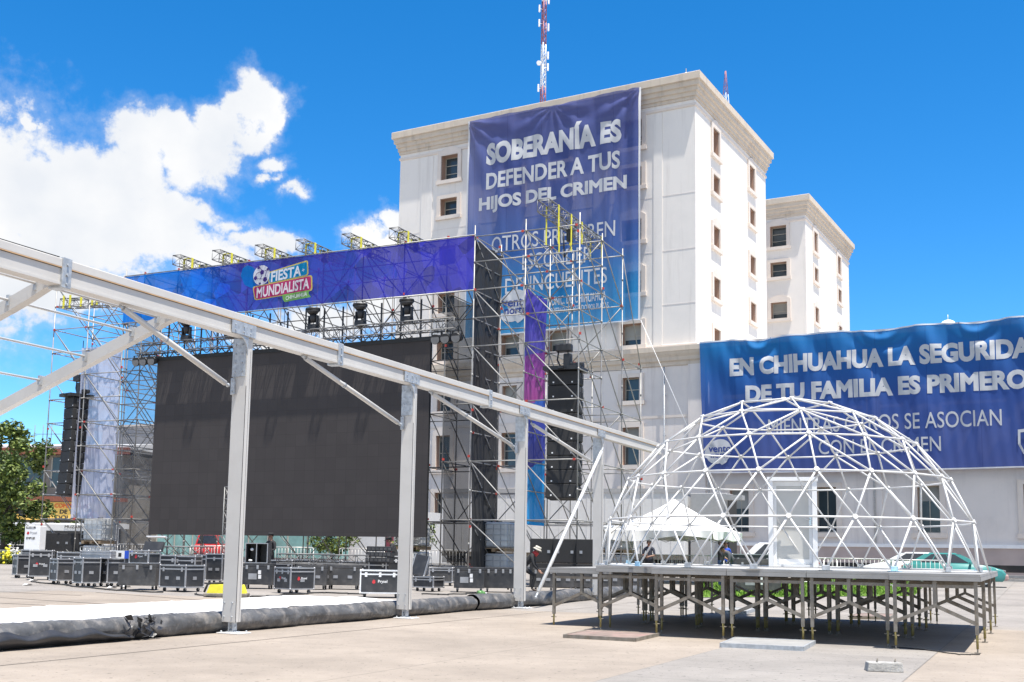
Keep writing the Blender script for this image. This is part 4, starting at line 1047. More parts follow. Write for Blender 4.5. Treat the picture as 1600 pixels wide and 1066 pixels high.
# header banner
hd = thing('header_banner', 'long blue and violet header banner with football and FIESTA MUNDIALISTA badge above the screen', 'banner', S0, YAW_S)
def header_col(t, co):
    base = ramp_color(0, -14.6, 3.25, [(0, (0.0, 0.20, 0.70)), (0.24, (0.0, 0.145, 0.64)), (0.33, (0.015, 0.06, 0.50)), (0.38, (0.045, 0.045, 0.36)), (0.6, (0.042, 0.042, 0.36)), (0.93, (0.035, 0.035, 0.42)), (1, (0.06, 0.05, 0.40))], wob=1.2, wscale=.5, slant=(2, .25))(t, co)
    vo = nd(t, 'ShaderNodeTexVoronoi'); vo.inputs['Scale'].default_value = 1.6; t.links.new(co.outputs['Object'], vo.inputs['Vector'])
    hs = nd(t, 'ShaderNodeHueSaturation'); t.links.new(base, hs.inputs['Color'])
    mr_ = nd(t, 'ShaderNodeMapRange'); sp = nd(t, 'ShaderNodeSeparateColor'); t.links.new(vo.outputs['Color'], sp.inputs[0]); t.links.new(sp.outputs[0], mr_.inputs['Value'])
    mr_.inputs['To Min'].default_value = 0.75; mr_.inputs['To Max'].default_value = 1.5; t.links.new(mr_.outputs[0], hs.inputs['Value'])
    return hs.outputs[0]
cloth_mat('header_print', header_col, 0.08, 0.36)
def hfold(x, z): return -.07+.008*math.sin(x*1.3+z)+.004*math.sin(x*4.4-z*2)
mb('header_print').grid(lambda u, v: V((-17.55+17.75*u, hfold(-17.55+17.75*u, 11.32+2.1*v), 11.32+2.1*v)), 160, 14).build('cloth', hd, fix=False)
cloth_mat('badge_blue', flat_color((0.0, 0.27, 0.58)), .08, .3); cloth_mat('badge_pink', flat_color((0.55, 0.045, 0.20)), .08, .3); cloth_mat('badge_green', flat_color((0.22, 0.48, 0.12)), .08, .3)
cloth_mat('badge_gold', flat_color((0.75, 0.6, 0.15)), .05, .3); cloth_mat('badge_white', flat_color((0.82, 0.82, 0.85)), .03, .3); cloth_mat('badge_navy', flat_color((0.06, 0.03, 0.20)), .03, .2); cloth_mat('splash_azure', flat_color((0.0, 0.22, 0.66)), .18, .4)
MSi = MS.inverted()
def hl(x, y): p = MSi @ onP(x, y, S0, (MS.to_3x3() @ V((0, 1, 0)))); return (p.x, p.z)
def plate(nm, pxs, m, d, rounded=.12):
    P = [V((*hl(*p), 0)) for p in pxs]; out_ = []
    n = len(P)
    for i in range(n):
        a, b, c = P[i-1], P[i], P[(i+1) % n]
        r = min(rounded, (a-b).length*.4, (c-b).length*.4)
        p0, p1 = b+(a-b).normalized()*r, b+(c-b).normalized()*r
        for k_ in range(5): q = k_/4; out_.append(p0*(1-q)**2+b*2*q*(1-q)+p1*q*q)
    k_ = mb(m); cen = sum(out_, V())/len(out_)
    f = [V((p.x, hfold(p.x, p.y)-d, p.y)) for p in out_]; c = V((cen.x, hfold(cen.x, cen.y)-d, cen.y))
    for i in range(len(f)): k_.face([c, f[i], f[(i+1) % len(f)]])
    return k_.build(nm, hd)
plate('splash', [(381, 420), (388, 415), (397, 418), (405, 428), (400, 452), (392, 450), (384, 446), (378, 432)], 'splash_azure', .006, .05)
plate('badge_edge', [(421, 426), (483, 407), (484, 431), (421, 445)], 'badge_gold', .008); plate('badge', [(422.5, 427.5), (481.5, 409.5), (482, 430), (422.5, 443)], 'badge_blue', .014)
plate('badge_edge', [(397, 449), (490, 430.5), (490, 455), (400, 470.5)], 'badge_gold', .020); plate('badge', [(398.5, 450), (488, 432), (488, 453.5), (401.5, 469)], 'badge_pink', .026)
plate('ribbon', [(443, 461.5), (486, 454), (484, 459.5), (488, 465), (447, 473), (444, 469)], 'badge_green', .034, .03)
def htext(s, a, b, h, bold, m='badge_white', d=.05, nm='lettering'):
    A, B = V((*hl(*a), 0)), V((*hl(*b), 0)); c = (A+B)/2; ang = math.atan2(B.y-A.y, B.x-A.x)
    text_part(nm, s, 1, m, hd, (c.x, -d, c.y), (B-A).length, h, bold, hfold, .6, shear=.12, tilt=ang)
htext('FIESTA', (425, 434), (472, 423.5), .46, .03, d=.03); htext('+', (474, 424), (478, 422), .12, .02, d=.03); htext('MUNDIALISTA', (403, 459), (485, 443.5), .46, .03, d=.04); htext('CHIHUAHUA', (449, 467), (482, 460), .17, .015, d=.05)
bx, bz = hl(411, 431); ro_ = .43
k = mb('badge_white'); f = [V((bx+ro_*math.cos(a*.2618), hfold(bx, bz)-.035, bz+ro_*math.sin(a*.2618))) for a in range(24)]; k.face(f)
k.use('badge_navy')
def penta(cx_, cz_, r, rot, sq=1.0, sd=0):
    k.face([V((cx_+r*math.cos(rot+i*1.2566)*(sq if abs(math.cos(sd)) > .5 else 1), hfold(bx, bz)-.045, cz_+r*math.sin(rot+i*1.2566)*(1 if abs(math.cos(sd)) > .5 else sq))) for i in range(5)])
penta(bx+.03, bz+.12, .12, 1.57+.2)
for a in (100, 172, 244, 316, 28):
    pass
for dx, dz, r in ((-.30, -.10, .10), (.20, -.20, .12), (-.16, .34, .08), (.32, .22, .07), (-.06, -.36, .06)): penta(bx+dx, bz+dz, r, .4+dx*3)
for a, b in (((.03, .0), (-.05, -.16)), ((-.05, -.16), (-.2, -.14)), ((-.05, -.16), (.1, -.18)), ((-.09, .14), (-.24, .1)), ((.14, .16), (.26, .2)), ((.0, .24), (-.1, .3)), ((-.24, .1), (-.3, -.0)), ((.2, -.08), (.26, .15))):
    A, B = V((bx+a[0], hfold(bx, bz)-.044, bz+a[1])), V((bx+b[0], hfold(bx, bz)-.044, bz+b[1])); d = (B-A).normalized(); n_ = V((-d.z, 0, d.x))*.012; k.face([A-n_, B-n_, B+n_, A+n_])
k.build('football', hd)

# lighting truss under the header, with moving heads
def truss_mesh(m, a, b, s=.3, r=.022, rb=.013, step=.5):
    a, b = V(a), V(b); d = (b-a); n = max(2, round(d.length/step)); dn = d.normalized(); x = dn.cross(V((0, 0, 1))).normalized(); z = x.cross(dn)
    cs = [(x*sx+z*sz)*s/2 for sx, sz in ((-1, -1), (1, -1), (1, 1), (-1, 1))]
    for c in cs: m.tube(a+c, b+c, r, 6)
    for i in range(n+1):
        p = a+d*i/n
        for j in range(4): m.tube(p+cs[j], p+cs[(j+1) % 4], rb, 4)
        if i < n:
            q = a+d*(i+1)/n
            for j in range(4):
                if i % 2: m.tube(p+cs[j], q+cs[(j+1) % 4], rb, 4)
                else: m.tube(p+cs[(j+1) % 4], q+cs[j], rb, 4)
    return m
tr = thing('lighting_truss', 'black lighting truss hung across the top of the screen under the header', 'truss', S0, YAW_S)
truss_mesh(mb('truss_metal'), (-16.6, .05, 10.05), (-.55, .05, 10.05), .42, .026, .015, .5).build('truss', tr)
for i in range(9): x = -15.8+14.2*i/8; mb('black_plastic').tube((x, .05, 10.2), (x, .05, 11.3), .012, 5).build('chain', tr)
m = mb('rubber'); pts = []
for i in range(25):
    for q in range(5): pts.append(V((-15.5+13.2*(i+q/5)/25, -.12, 9.80-.20*math.sin(math.pi*q/5)-.04*math.sin(i*2.2))))
m.path(pts, .022, 5); m.build('cable', tr)
def moving_head(label, u, z, upw=True, par=False):
    t = thing('stage_light', label, 'stage light', MS @ V((u, .02, z)), YAW_S, 'stage lights on the truss')
    if not par:
        s = 1 if upw else -1
        mb('black_plastic').box((0, 0, s*.12), (.40, .34, .20), bevel=.03).build('base', t)
        m = mb('black_plastic'); 
        for sx in (-.2, .2): m.box((sx, 0, s*.42), (.06, .16, .46), bevel=.02)
        m.box((0, 0, s*.24), (.44, .2, .07)); m.build('yoke', t)
        m = mb('black_plastic').tube((0, .04, s*.36), (.0, -.04, s*.70), .14, 12); m.tube((0, -.04, s*.70), (0, -.06, s*.86), .17, 14, .31); m.tube((0, -.06, s*.86), (0, -.065, s*.95), .31, 14, .29); m.build('head', t)
        mb('lens').tube((0, -.065, s*.95), (0, -.066, s*.957), .26, 14).build('lens', t)
    else:
        m = mb('black_plastic'); m.tube((0, .1, .1), (0, .1, -.12), .02, 6)
        for sx in (-.2, .2): m.box((sx, 0, -.3), (.02, .06, .4))
        m.box((0, 0, -.1), (.42, .06, .02)); m.build('yoke', t)
        mb('black_plastic').tube((0, .26, -.30), (0, -.12, -.40), .15, 14, .20).build('can', t)
        mb('lamp_lens').tube((0, -.12, -.40), (0, -.125, -.401), .185, 14).build('lens', t)
    return t
for i, (x, lab) in enumerate(((289, 'far left black moving light on top of the truss'), (357, 'black moving light on the truss behind the nearest upright'), (487, 'black moving light on the truss below the FIESTA badge'), (561, 'black moving light on the truss right of the middle'), (634, 'far right large black moving light on the truss'))):
    u, z = hl(x, 560); moving_head(lab, u, 10.22); 
for i, (x, lab) in enumerate(((213, 'leftmost round spotlight under the left truss end'), (224, 'second round spotlight under the left truss end'), (237, 'third spotlight under the left truss end beside the screen'), (679, 'first spotlight under the right truss end beside the screen'), (694, 'middle round spotlight under the right truss end'), (711, 'rightmost round spotlight under the right truss end'))):
    u, z = hl(x, 560); moving_head(lab, u+.05, 9.86, par=True)
# roof trusses jutting over the header
for i, (x, y) in enumerate(((284, 405), (345, 399), (411, 393), (474, 386), (545, 379), (618, 371))):
    u, z = hl(x, y+14)
    t = thing('roof_truss', '%s short box truss from the left jutting over the header with yellow slings' % ORD[i], 'truss', MS @ V((u+.35, 0, 13.5)), YAW_S, 'short trusses on the stage roof')
    truss_mesh(mb('truss_metal'), (0, -.75, .22), (0, 2.3, .22), .40, .024, .014, .45).build('truss', t)
    m = mb('yellow_strap'); 
    for sx in (-.23, .23): m.b2((sx-.012, -.05, -.1), (sx+.012, .06, .45))
    m.b2((-.23, -.05, .43), (.23, .06, .455)); m.build('sling', t)
    for sx in (-.19, .19): mb('yellow_strap').b2((sx-.01, .9, -.05), (sx+.01, 1.0, .42)).build('sling', t)
    mb('black_plastic').box((.05, .9, .1), (.14, .2, .5), bevel=.02).build('hoist', t)
u, z = hl(868, 345)
t = thing('roof_truss', 'box truss with yellow slings on top of the right scaffold tower', 'truss', MS @ V((3.45, 0, 13.65)), YAW_S)
truss_mesh(mb('truss_metal'), (0, -.9, .35), (0, 4.6, .35), .45, .026, .015, .45).build('truss', t)
for y in (-.05, 1.2, 2.3, 4.5):
    for sx in (-.25, .25): mb('yellow_strap').b2((sx-.012, y, -.9 if y < 2 else -.3), (sx+.012, y+.09, .6)).build('sling', t)
m = mb('black_plastic'); m.box((.0, 1.7, -.1), (.2, .25, .5), bevel=.02); m.path([V((.1, 1.6, .4)), V((.25, 1.3, -.6)), V((.15, .8, -1.2)), V((.2, .6, -.3))], .03, 6); m.build('hoist', t)
t = thing('roof_truss', 'box truss with yellow slings on top of the left scaffold tower', 'truss', MS @ V((-20.8, 0, 12.4)), YAW_S)
truss_mesh(mb('truss_metal'), (-.9, .3, .2), (3.2, .3, .0), .40, .026, .015, .45).build('truss', t)
for x in (-.6, -.2, .5, 1.2, 1.5): mb('yellow_strap').b2((x, -.02, -.1), (x+.1, .02, .5)).build('sling', t)

# fabric walls
def wallcloth(nm, lab, u, v0, v1, z0, z1, m, cat='cloth', wv=.05, slant=0.0, du=0.0):
    t = thing(nm, lab, cat, S0, YAW_S)
    def f(a, b):
        v = v0+(v1-v0)*a; z = z0+(z1+slant*a-z0)*b
        return V((u+du+wv*math.sin(v*7+.25*z)*.6+wv*.5*math.sin(v*17+z*.5)+wv*.4*math.sin(z*.9+v), v, z))
    mb(m).grid(f, 28, 60).build('cloth', t, fix=False); return t
cloth_mat('black_cloth', flat_color((0.032, 0.033, 0.035)), 0.03, 0.05)
cloth_mat('black_scrim', flat_color((0.03, 0.031, 0.034)), 0.30, 0.1)
cloth_mat('grey_scrim', flat_color((0.10, 0.11, 0.13)), 0.55, 0.1)
wallcloth('side_cloth', 'opaque black cloth down the right flank of the screen frame', .2, .05, 2.3, .35, 13.3, 'black_cloth', 'cloth', .07, -.1)
wallcloth('scrim_panel', 'see-through black mesh between the screen and the right black cloth', -1.0, .05, 2.3, .9, 11.25, 'black_scrim', 'mesh')
wallcloth('scrim_panel', 'see-through grey mesh down the left flank of the screen', -17.45, .05, 2.3, .9, 13.3, 'grey_scrim', 'mesh')
def purple_cols(t, co):
    return ramp_color(2, 3.4, 11.2, [(0, (0.0, 0.36, 0.85)), (0.11, (0.0, 0.36, 0.85)), (0.112, (0.055, 0.065, 0.42)), (0.32, (0.05, 0.08, 0.50)), (0.425, (0.035, 0.16, 0.66)), (0.428, (0.48, 0.085, 0.38)), (0.56, (0.42, 0.09, 0.44)), (0.665, (0.36, 0.085, 0.44)), (0.667, (0.10, 0.085, 0.50)), (1, (0.11, 0.08, 0.52))], slant=(1, -0.25), wob=.25, wscale=.6)(t, co)
cloth_mat('purple_print', purple_cols, .06, .45)
wallcloth('tower_banner', 'long violet pink and blue banner hanging on the right scaffold tower', 2.36, .08, 2.27, 2.35, 11.25, 'purple_print', 'banner', .07, -.05, -.06)
cloth_mat('pale_print', flat_color((0.70, 0.735, 0.88)), .09, .55)
wallcloth('tower_banner', 'long pale lavender banner hanging on the left scaffold tower', -19.95, -.1, 2.45, 2.55, 10.3, 'pale_print', 'banner', .07, .6, .0)

# line arrays
def line_array(label, base, rotz, n=9, w=1.18, h=.56, dp=.75, hoist=1.5):
    t = thing('line_array', label, 'speaker array', base, rotz)
    z = 0; ang = 0; p = V((0, 0, 0))
    m = mb('black_plastic'); m.b2((-w*.62, -.62, .02), (w*.62, .55, .16)); m.b2((-.1, -.75, .04), (.1, .9, .14)); m.build('flying_frame', t)
    m = mb('black_plastic').box((.05, .1, .45), (.3, .26, .55), bevel=.04); m.tube((.05, .1, .16), (.05, .1, hoist+1.2), .02, 6); m.box((-.1, .1, .95), (.62, .34, .3), bevel=.05); m.box((.42, .1, .28), (.5, .3, .18), bevel=.04); m.path([V((-.3, .1, .9)), V((-.36, .1, .5)), V((-.2, .1, .18))], .03, 6); m.build('motor_hoist', t)
    y = 0.0; z = 0.0
    for i in range(n):
        a = R((0, 0, .5, 1, 1.5, 2.5, 3.5, 5, 6)[i]*.9); ang = a
        rot = Matrix.Rotation(-ang, 3, 'X')
        c = V((0, y, z)) + rot @ V((0, 0, -h/2))
        m = mb('black_grille'); m.box(c+rot @ V((0, -.02, 0)), (w, dp, h-.02), rot, bevel=.02)
        m.use('black_plastic')
        for sx in (-1, 1): m.box(c+rot @ V((sx*(w/2+.012), .05, 0)), (.03, dp*.75, h*.8), rot, bevel=.01)
        m.use('case_trim')
        for sx in (-1, 1): m.box(c+rot @ V((sx*(w/2+.03), -.18, .1)), (.02, .06, .16), rot, bevel=.006); m.box(c+rot @ V((sx*(w/2+.03), .16, .1)), (.02, .06, .16), rot, bevel=.006)
        cab = m.build('cabinet', t)
        m = mb('label_white')
        for sx in (-.36, .36): m.box(c+rot @ V((sx, -dp/2-.024, -h*.30)), (.055, .006, .05), rot)
        m.build('badge', cab)
        q = rot @ V((0, 0, -h)); y += q.y; z += q.z
    return t
p = MS @ V((3.42, .9, 0)); q = onP(884, 578, p, MS.to_3x3() @ V((0, 1, 0)))
line_array('tall black hanging speaker array beside the purple banner on the right', (q.x, q.y, q.z-.1), YAW_S+.12, 9, 1.16, .53)
p = MS @ V((-20.3, .2, 0)); q = onP(121, 619, p, MS.to_3x3() @ V((0, 1, 0)))
line_array('tall black hanging speaker array left of the pale banner above the tree', (q.x, q.y, q.z-.1), YAW_S-.25, 9, .80, .50)
# IBC tanks as ballast
def tote(t, z=0.0):
    m = mb('tile_pallet'); 
    for x in (-.5, 0, .5): m.b2((x-.07, -.5, z), (x+.07, .5, z+.10))
    m.b2((-.58, -.5, z+.10), (.58, .5, z+.14)); m.build('pallet', t)
    mb('tank_plastic').b2((-.55, -.46, z+.15), (.55, .46, z+1.13), bevel=.08).use('black_plastic').tube((0, 0, z+1.13), (0, 0, z+1.18), .12, 12).build('tank', t)
    m = mb('galvanised')
    for zz in (.2, .42, .64, .86, 1.05):
        for a, b in (((-.6, -.5), (.6, -.5)), ((.6, -.5), (.6, .5)), ((.6, .5), (-.6, .5)), ((-.6, .5), (-.6, -.5))): m.tube((*a, z+zz), (*b, z+zz), .012, 5)
    for x in (-.6, -.3, 0, .3, .6):
        for y in (-.5, .5): m.tube((x, y, z+.14), (x, y, z+1.05), .012, 5)
    for y in (-.25, 0, .25):
        for x in (-.6, .6): m.tube((x, y, z+.14), (x, y, z+1.05), .012, 5)
    m.build('cage', t)
for px, Y, lab in ((779, 43.5, 'caged water tank behind the black cases below the right black cloth'), (153, 50.5, 'caged water tank under the pale banner on the left'), (965, 47.0, 'caged water tank left of the white canopy'), (645, 46.5, 'caged water tank behind the second upright under the screen')):
    q = atY(px, 880, Y); z = gz(q.x, q.y)
    t = thing('water_tank', lab, 'tank', (q.x, q.y, z+1.2), YAW_S, 'caged water tanks'); tote(t)
    t = thing('water_tank', 'lower tank of the pile: '+lab.replace('caged water tank', 'caged tank'), 'tank', (q.x, q.y, z), YAW_S, 'caged water tanks'); tote(t)
# ================================================================== FLIGHT CASES AND CLUTTER
def flight_case(label, pos, w, d, h, rot, body='case_black', trim='case_trim', logo=0, sticker=False, handles=True, wheels=True, lidz=.28, latches=3, lid_open=False, name='flight_case', edge=True):
    t = thing(name, label, 'flight case', pos, rot); z0 = .13 if wheels else 0.004
    zl = h-max(.08, (h-z0)*lidz*.6)
    mb(body).b2((-w/2, -d/2, z0), (w/2, d/2, zl-.004), bevel=.008).build('body', t)
    if not lid_open: mb(body).b2((-w/2, -d/2, zl+.004), (w/2, d/2, h), bevel=.008).build('lid', t)
    else:
        lo = mb(body).box((0, d/2+.12, h+.12), (w, .10, d*.6), Matrix.Rotation(R(-22), 3, 'X'), bevel=.01); lo.use('case_trim_bright').box((0, d/2+.23, h+.41), (w+.02, .10, .03), Matrix.Rotation(R(-22), 3, 'X')); lo.build('lid', t)
    if edge:
        e = .018; m = mb(trim)
        for x in (-w/2, w/2):
            for y in (-d/2, d/2): m.b2((x-e, y-e, z0), (x+e, y+e, h))
        for z in ((z0, zl, h) if True else ()):
            for y in (-d/2, d/2): m.b2((-w/2, y-e-.001, z-e), (w/2, y+e+.001, z+e))
            for x in (-w/2, w/2): m.b2((x-e-.001, -d/2, z-e), (x+e+.001, d/2, z+e))
        for x in (-w/2, w/2):
            for y in (-d/2, d/2):
                for z in (z0, h): m.sphere((x, y, z), .034, 8)
        m.build('edge_trim', t)
    for i in range(latches):
        x = (-.36+.72*i/(latches-1))*w if latches > 1 else 0
        mb(trim).b2((x-.035, -d/2-.02, zl-.07), (x+.035, -d/2-.002, zl+.05), bevel=.006).build('latch', t)
    if handles:
        for s in (-1, 1):
            m = mb(trim); m.b2((s*w*.22-.07, -d/2-.012, (z0+zl)/2-.045), (s*w*.22+.07, -d/2-.001, (z0+zl)/2+.045)); m.build('handle', t)
            m = mb(trim); x = s*(w/2+.006); m.b2((min(x-s*.006, x+s*.006), -.07, (z0+zl)/2-.045), (max(x-s*.006, x+s*.006), .07, (z0+zl)/2+.045)); m.build('handle', t)
    if wheels:
        for x in (-w/2+.1, w/2-.1):
            for y in (-d/2+.1, d/2-.1):
                m = mb('rubber').tube((x-.02, y, .055), (x+.02, y, .055), .052, 12); m.use('case_trim').b2((x-.03, y-.02, .05), (x+.03, y+.02, z0)); m.build('caster', t)
    if logo:
        def lg(par, w_, mtx):
            L0 = text_part('lettering', 'Prysel', 1, 'label_white', par, (w_*.07, 0, 0), w_*.24, None, .02)
            k = mb('logo_red'); k.face([V((-w_*.16+x*.045, 0, y*.05)) for x, y in ((-1, -.6), (0, -1.2), (1, -.6), (.9, .6), (0, 1.2), (-.7, .5))]); K_ = k.build('logo_mark', par)
            for o in (L0, K_): o.matrix_local = mtx
        zc = (z0+zl)/2+.05
        lg(t, w, Matrix.Translation((0, -d/2-.006, zc)))
        if logo > 1: lg(t, d, Matrix.Translation((w/2+.006, 0, zc)) @ Matrix.Rotation(R(90), 4, 'Z'))
    if sticker:
        m = mb('case_trim').b2((-w*.30, -d/2-.006, z0+.16), (-w*.02, -d/2-.001, z0+.34)); m.use('label_white').b2((w*.02, -d/2-.006, z0+.32), (w*.12, -d/2-.001, z0+.44)); m.b2((w*.03, -d/2-.006, z0+.18), (w*.13, -d/2-.001, z0+.30)); m.build('sticker', t)
    return t
def cpos(px, py, d, dz=0.0, back=.5):
    p = onG(px, py); a = V((p.x, p.y, 0)).normalized(); p = p+a*d*back; return V((p.x, p.y, gz(p.x, p.y)+dz))
FC = flight_case
FC('small tall black case at the far left end of the row of cases', cpos(36, 903.5, .6), .5, .6, .82, R(-50))
FC('tall logo case with a grey lid, second in the row from the left', cpos(63, 906.5, .6), .72, .55, 1.0, R(16), logo=1)
FC('black case turned corner-on with two bright handles, third from the left', cpos(97, 913.5, .6), .55, .6, .79, R(-45), body='case_grey', latches=1)
FC('tall case turned corner-on beside the double handled case, fourth from the left', cpos(134, 917.5, .6), .56, .56, .86, R(-42), latches=2)
FC('tall case turned corner-on, fifth from the left with an open tray front', cpos(171, 917, .6), .56, .56, .85, R(-38), latches=2)
FC('plain dark trunk without edging under the small logo case with raised lid', cpos(217, 922.5, .6), 1.08, .62, .77, R(4), body='case_grey', edge=False, handles=False)
p = cpos(217, 922.5, .6); FC('small logo case with raised lid standing on the plain dark trunk', p+V((.12, 0, .775)), .68, .5, .36, R(-22), logo=1, wheels=False, lid_open=True, latches=2, handles=False)
FC('wide aluminium edged trunk left of the yellow cable ramp', cpos(283, 925, .7), .98, .72, .74, R(-28), latches=2)
FC('case behind the wide aluminium edged trunk, stacked low lid visible', cpos(262, 915, .6), .62, .5, .95, R(-5), latches=2)
FC('dark case with grey top behind the wide trunk, beside the cart', cpos(292, 915.5, .6), .7, .5, .93, R(-8), latches=2)
FC('tall black case behind the yellow ramp left of the nearest upright', cpos(339, 913, .6), .6, .5, 1.0, R(-15), latches=1)
FC('black trunk with white stickers right behind the nearest upright', cpos(404, 920.5, .6), .92, .6, .78, R(2), sticker=True, handles=False, edge=False)
p = cpos(404, 920.5, .6)
t = thing('open_rack', 'open equipment rack standing on the stickered black trunk', 'rack', p+V((-.05, 0, .785)), 0)
m = mb('case_black'); m.b2((-.34, -.28, 0), (-.31, .28, .62)); m.b2((.31, -.28, 0), (.34, .28, .62)); m.b2((-.31, .25, .03), (.31, .28, .59)); m.b2((-.31, -.28, 0), (.31, .28, .03)); m.b2((-.31, -.28, .59), (.31, .28, .62)); m.b2((-.02, -.26, .03), (.02, .2, .59)); m.build('shell', t)
m = mb('case_trim')
for x in (-.34, 0, .34): m.b2((x-.012, -.295, 0), (x+.012, -.281, .62))
for z in (0.012, .608): m.b2((-.34, -.296, z-.012), (.34, -.282, z+.012))
m.build('edge_trim', t); m = mb('label_white').sphere((-.16, -.2, .42), .06, 8, (1, .5, .8)); m.sphere((-.2, -.2, .08), .07, 8, (1, .6, .5)); m.build('cable_coil', t)
FC('corner-on trunk with two red logos standing forward near the white membrane', cpos(459, 928, .8), .80, .80, .72, R(-45), logo=2, latches=3)
FC('black trunk behind the corner-on logo trunk', cpos(488, 921.5, .6), .95, .6, .76, R(0), body='case_grey', edge=False, latches=2)
FC('black trunk with two bright handles left of the bright edged trunk', cpos(537, 921.5, .6), 1.03, .6, .76, R(0), body='case_grey', edge=False, latches=2)
FC('bright edged trunk with red logo standing left of the second upright', cpos(594, 934.5, .6), 1.05, .6, .73, R(3), logo=1, trim='case_trim_bright', handles=False)
FC('tall narrow case standing behind the second upright', cpos(619, 914.5, .6), .72, .5, 1.0, R(0), latches=1, handles=False, trim='case_trim_bright')
FC('low case with a lid leaning on it right of the second upright', cpos(669, 924.5, .6), .78, .55, .44, R(-32), latches=2, handles=False)
p = cpos(656, 922, .6); t = thing('case_lid', 'dark case lid leaning against the low case right of the second upright', 'lid', p+V((0, -.1, .45)), R(-32)); rr = Matrix.Rotation(R(-14), 3, 'X') @ Matrix.Rotation(R(8), 3, 'Y'); mb('case_black').box((0, 0, .33), (.55, .05, .66), rr, bevel=.01).build('panel', t)
m = mb('case_trim'); 
for x in (-.275, .275): m.box(rr @ V((x, 0, 0))+V((0, 0, .33)), (.03, .06, .68), rr)
m.build('edge_trim', t)
FC('stickered black trunk left of the third upright, first of a pair', cpos(733, 926, .6), .93, .6, .77, R(0), sticker=True, handles=False, edge=False)
FC('plain black trunk beside the stickered trunk, next to the third upright', cpos(780, 926, .6), .95, .6, .77, R(0), handles=False, edge=False, latches=4)
for i, (x, lab) in enumerate(((849, 'low black case with two handles just right of the third upright'), (880, 'low black case with two handles behind the foot of the bright slanting brace'), (911, 'low black case with two handles left of the fourth upright'), (953, 'low black case with a handle behind the fourth upright'), (985, 'black case seen between the leftmost trestle legs'), (1018, 'black case seen behind the second row of trestle legs'))):
    FC(lab, cpos(x, 924.5, .6), .70, .6, .74, R(-3), body='case_grey', edge=False, latches=2)
FC('tall grey case with a white sticker seen under the middle of the dome deck', cpos(1183, 929, .7), 1.45, .7, 1.15, R(-4), body='case_grey', edge=False, sticker=True)
FC('long black case behind the crowd barrier right of the canopy', cpos(1176, 917, .7), 1.55, .7, 1.25, R(-10), latches=2)
FC('low grey case with orange tag lying on the corner-on cases', cpos(152, 917, .6, .87), .95, .5, .2, R(-5), body='case_trim', trim='case_trim', wheels=False, latches=0, handles=False)
for i, (x, py, w_, h_, rot_, dz, lab) in enumerate(((232, 912.5, .9, .85, 5, 0, 'dark case in the second row behind the small logo case'), (318, 911.5, .8, .95, -10, 0, 'dark case in the second row left of the lattice pole'), (437, 914.5, .85, .82, 3, 0, 'dark case in the second row left of the corner-on logo trunk'), (470, 913.5, .9, .84, -2, 0, 'dark case in the second row behind the corner-on logo trunk'),
        (511, 913, .9, .80, 2, 0, 'dark case in the second row between the two dark trunks'), (556, 914, .95, .80, 0, 0, 'dark case in the second row left of the bright edged trunk'), (587, 914.5, .8, .80, -4, 0, 'dark case in the second row carrying the louvred crates'), (690, 915.5, .8, .62, -3, 0, 'low dark case in the second row behind the leaning lid'), (202, 911.5, .7, 1.0, -12, 0, 'tall dark case in the second row behind the carton'), (112, 907, .9, .95, 4, 0, 'tall dark case in the second row behind the corner-on cases'))):
    FC(lab, cpos(x, py, .6), w_, .55, h_, R(rot_), body=('case_grey' if i % 2 else 'case_black'), latches=2, handles=False, logo=0)
t = thing('carton', 'white and blue carton lying on the cases left of the plain dark trunk', 'box', cpos(186, 917, .6, .86), R(-8)); m = mb('label_white').b2((-.28, -.2, 0), (.22, .2, .24)); m.build('carton', t); m = mb('cloth_blue').b2((.221, -.2, 0), (.30, .2, .24)); m.use('ink_black').b2((-.14, -.203, .05), (-.11, -.2005, .18)); m.b2((.02, -.203, .05), (.12, -.2005, .17)); m.build('print_panel', t)
def cabinet(label, pos, w, d, h, rot, group):
    t = thing('speaker_cabinet', label, 'speaker', pos, rot, group); mb('black_grille').b2((-w/2, -d/2, .01), (w/2, d/2, h-.01), bevel=.02).build('cabinet', t)
    m = mb('case_trim'); 
    for s in (-.3, .3): m.b2((s*w-.05, -d/2-.012, h*.40), (s*w+.05, -d/2-.001, h*.52))
    m.build('handle', t)
for i in range(3):
    for j in range(2):
        q = atY(848+i*36, 880, 40.2-.25*i); z = gz(q.x, q.y)
        cabinet('black bass speaker of the stack behind the slanting brace, %s column, %s' % (['left', 'middle', 'right'][i], ['bottom', 'top'][j]), (q.x, q.y, z+j*.86), .84, .8, .86, R(-8), 'bass speakers right of the stage')
for i in range(2):
    for j in range(2):
        q = atY(84+i*35, 870, 51.0); z = gz(q.x, q.y)
        cabinet('black bass speaker of the stack at the far left, %s column, %s' % (['left', 'right'][i], ['bottom', 'top'][j]), (q.x, q.y, z+j*.83), 1.04, .8, .83, R(0), 'bass speakers left of the stage')
q = atY(53, 870, 49.5); z = gz(q.x, q.y)
FC('black case carrying the white EMPUJE case at the far left', (q.x, q.y, z), .8, .6, .88, R(-8), latches=1)
t = thing('white_case', 'tall white case with red logo and the word EMPUJE at the far left', 'case', (q.x, q.y, z+.89), R(-8)); mb('white_paint').b2((-.36, -.25, 0), (.36, .25, 1.05), bevel=.015).build('body', t)
mb('ink_black').b2((-.30, -.256, .93), (.14, -.251, 1.03)).build('top_band', t); text_part('lettering', 'PRYSEL', 1, 'label_white', t, (-.08, -.26, .98), .36, None, .02); text_part('lettering', 'EMPUJE', 1, 'ink_black', t, (-.06, -.258, .50), .42, None, .03); text_part('lettering', 'Prysel', 1, 'case_trim', t, (.06, -.258, .74), .32, None, .02)
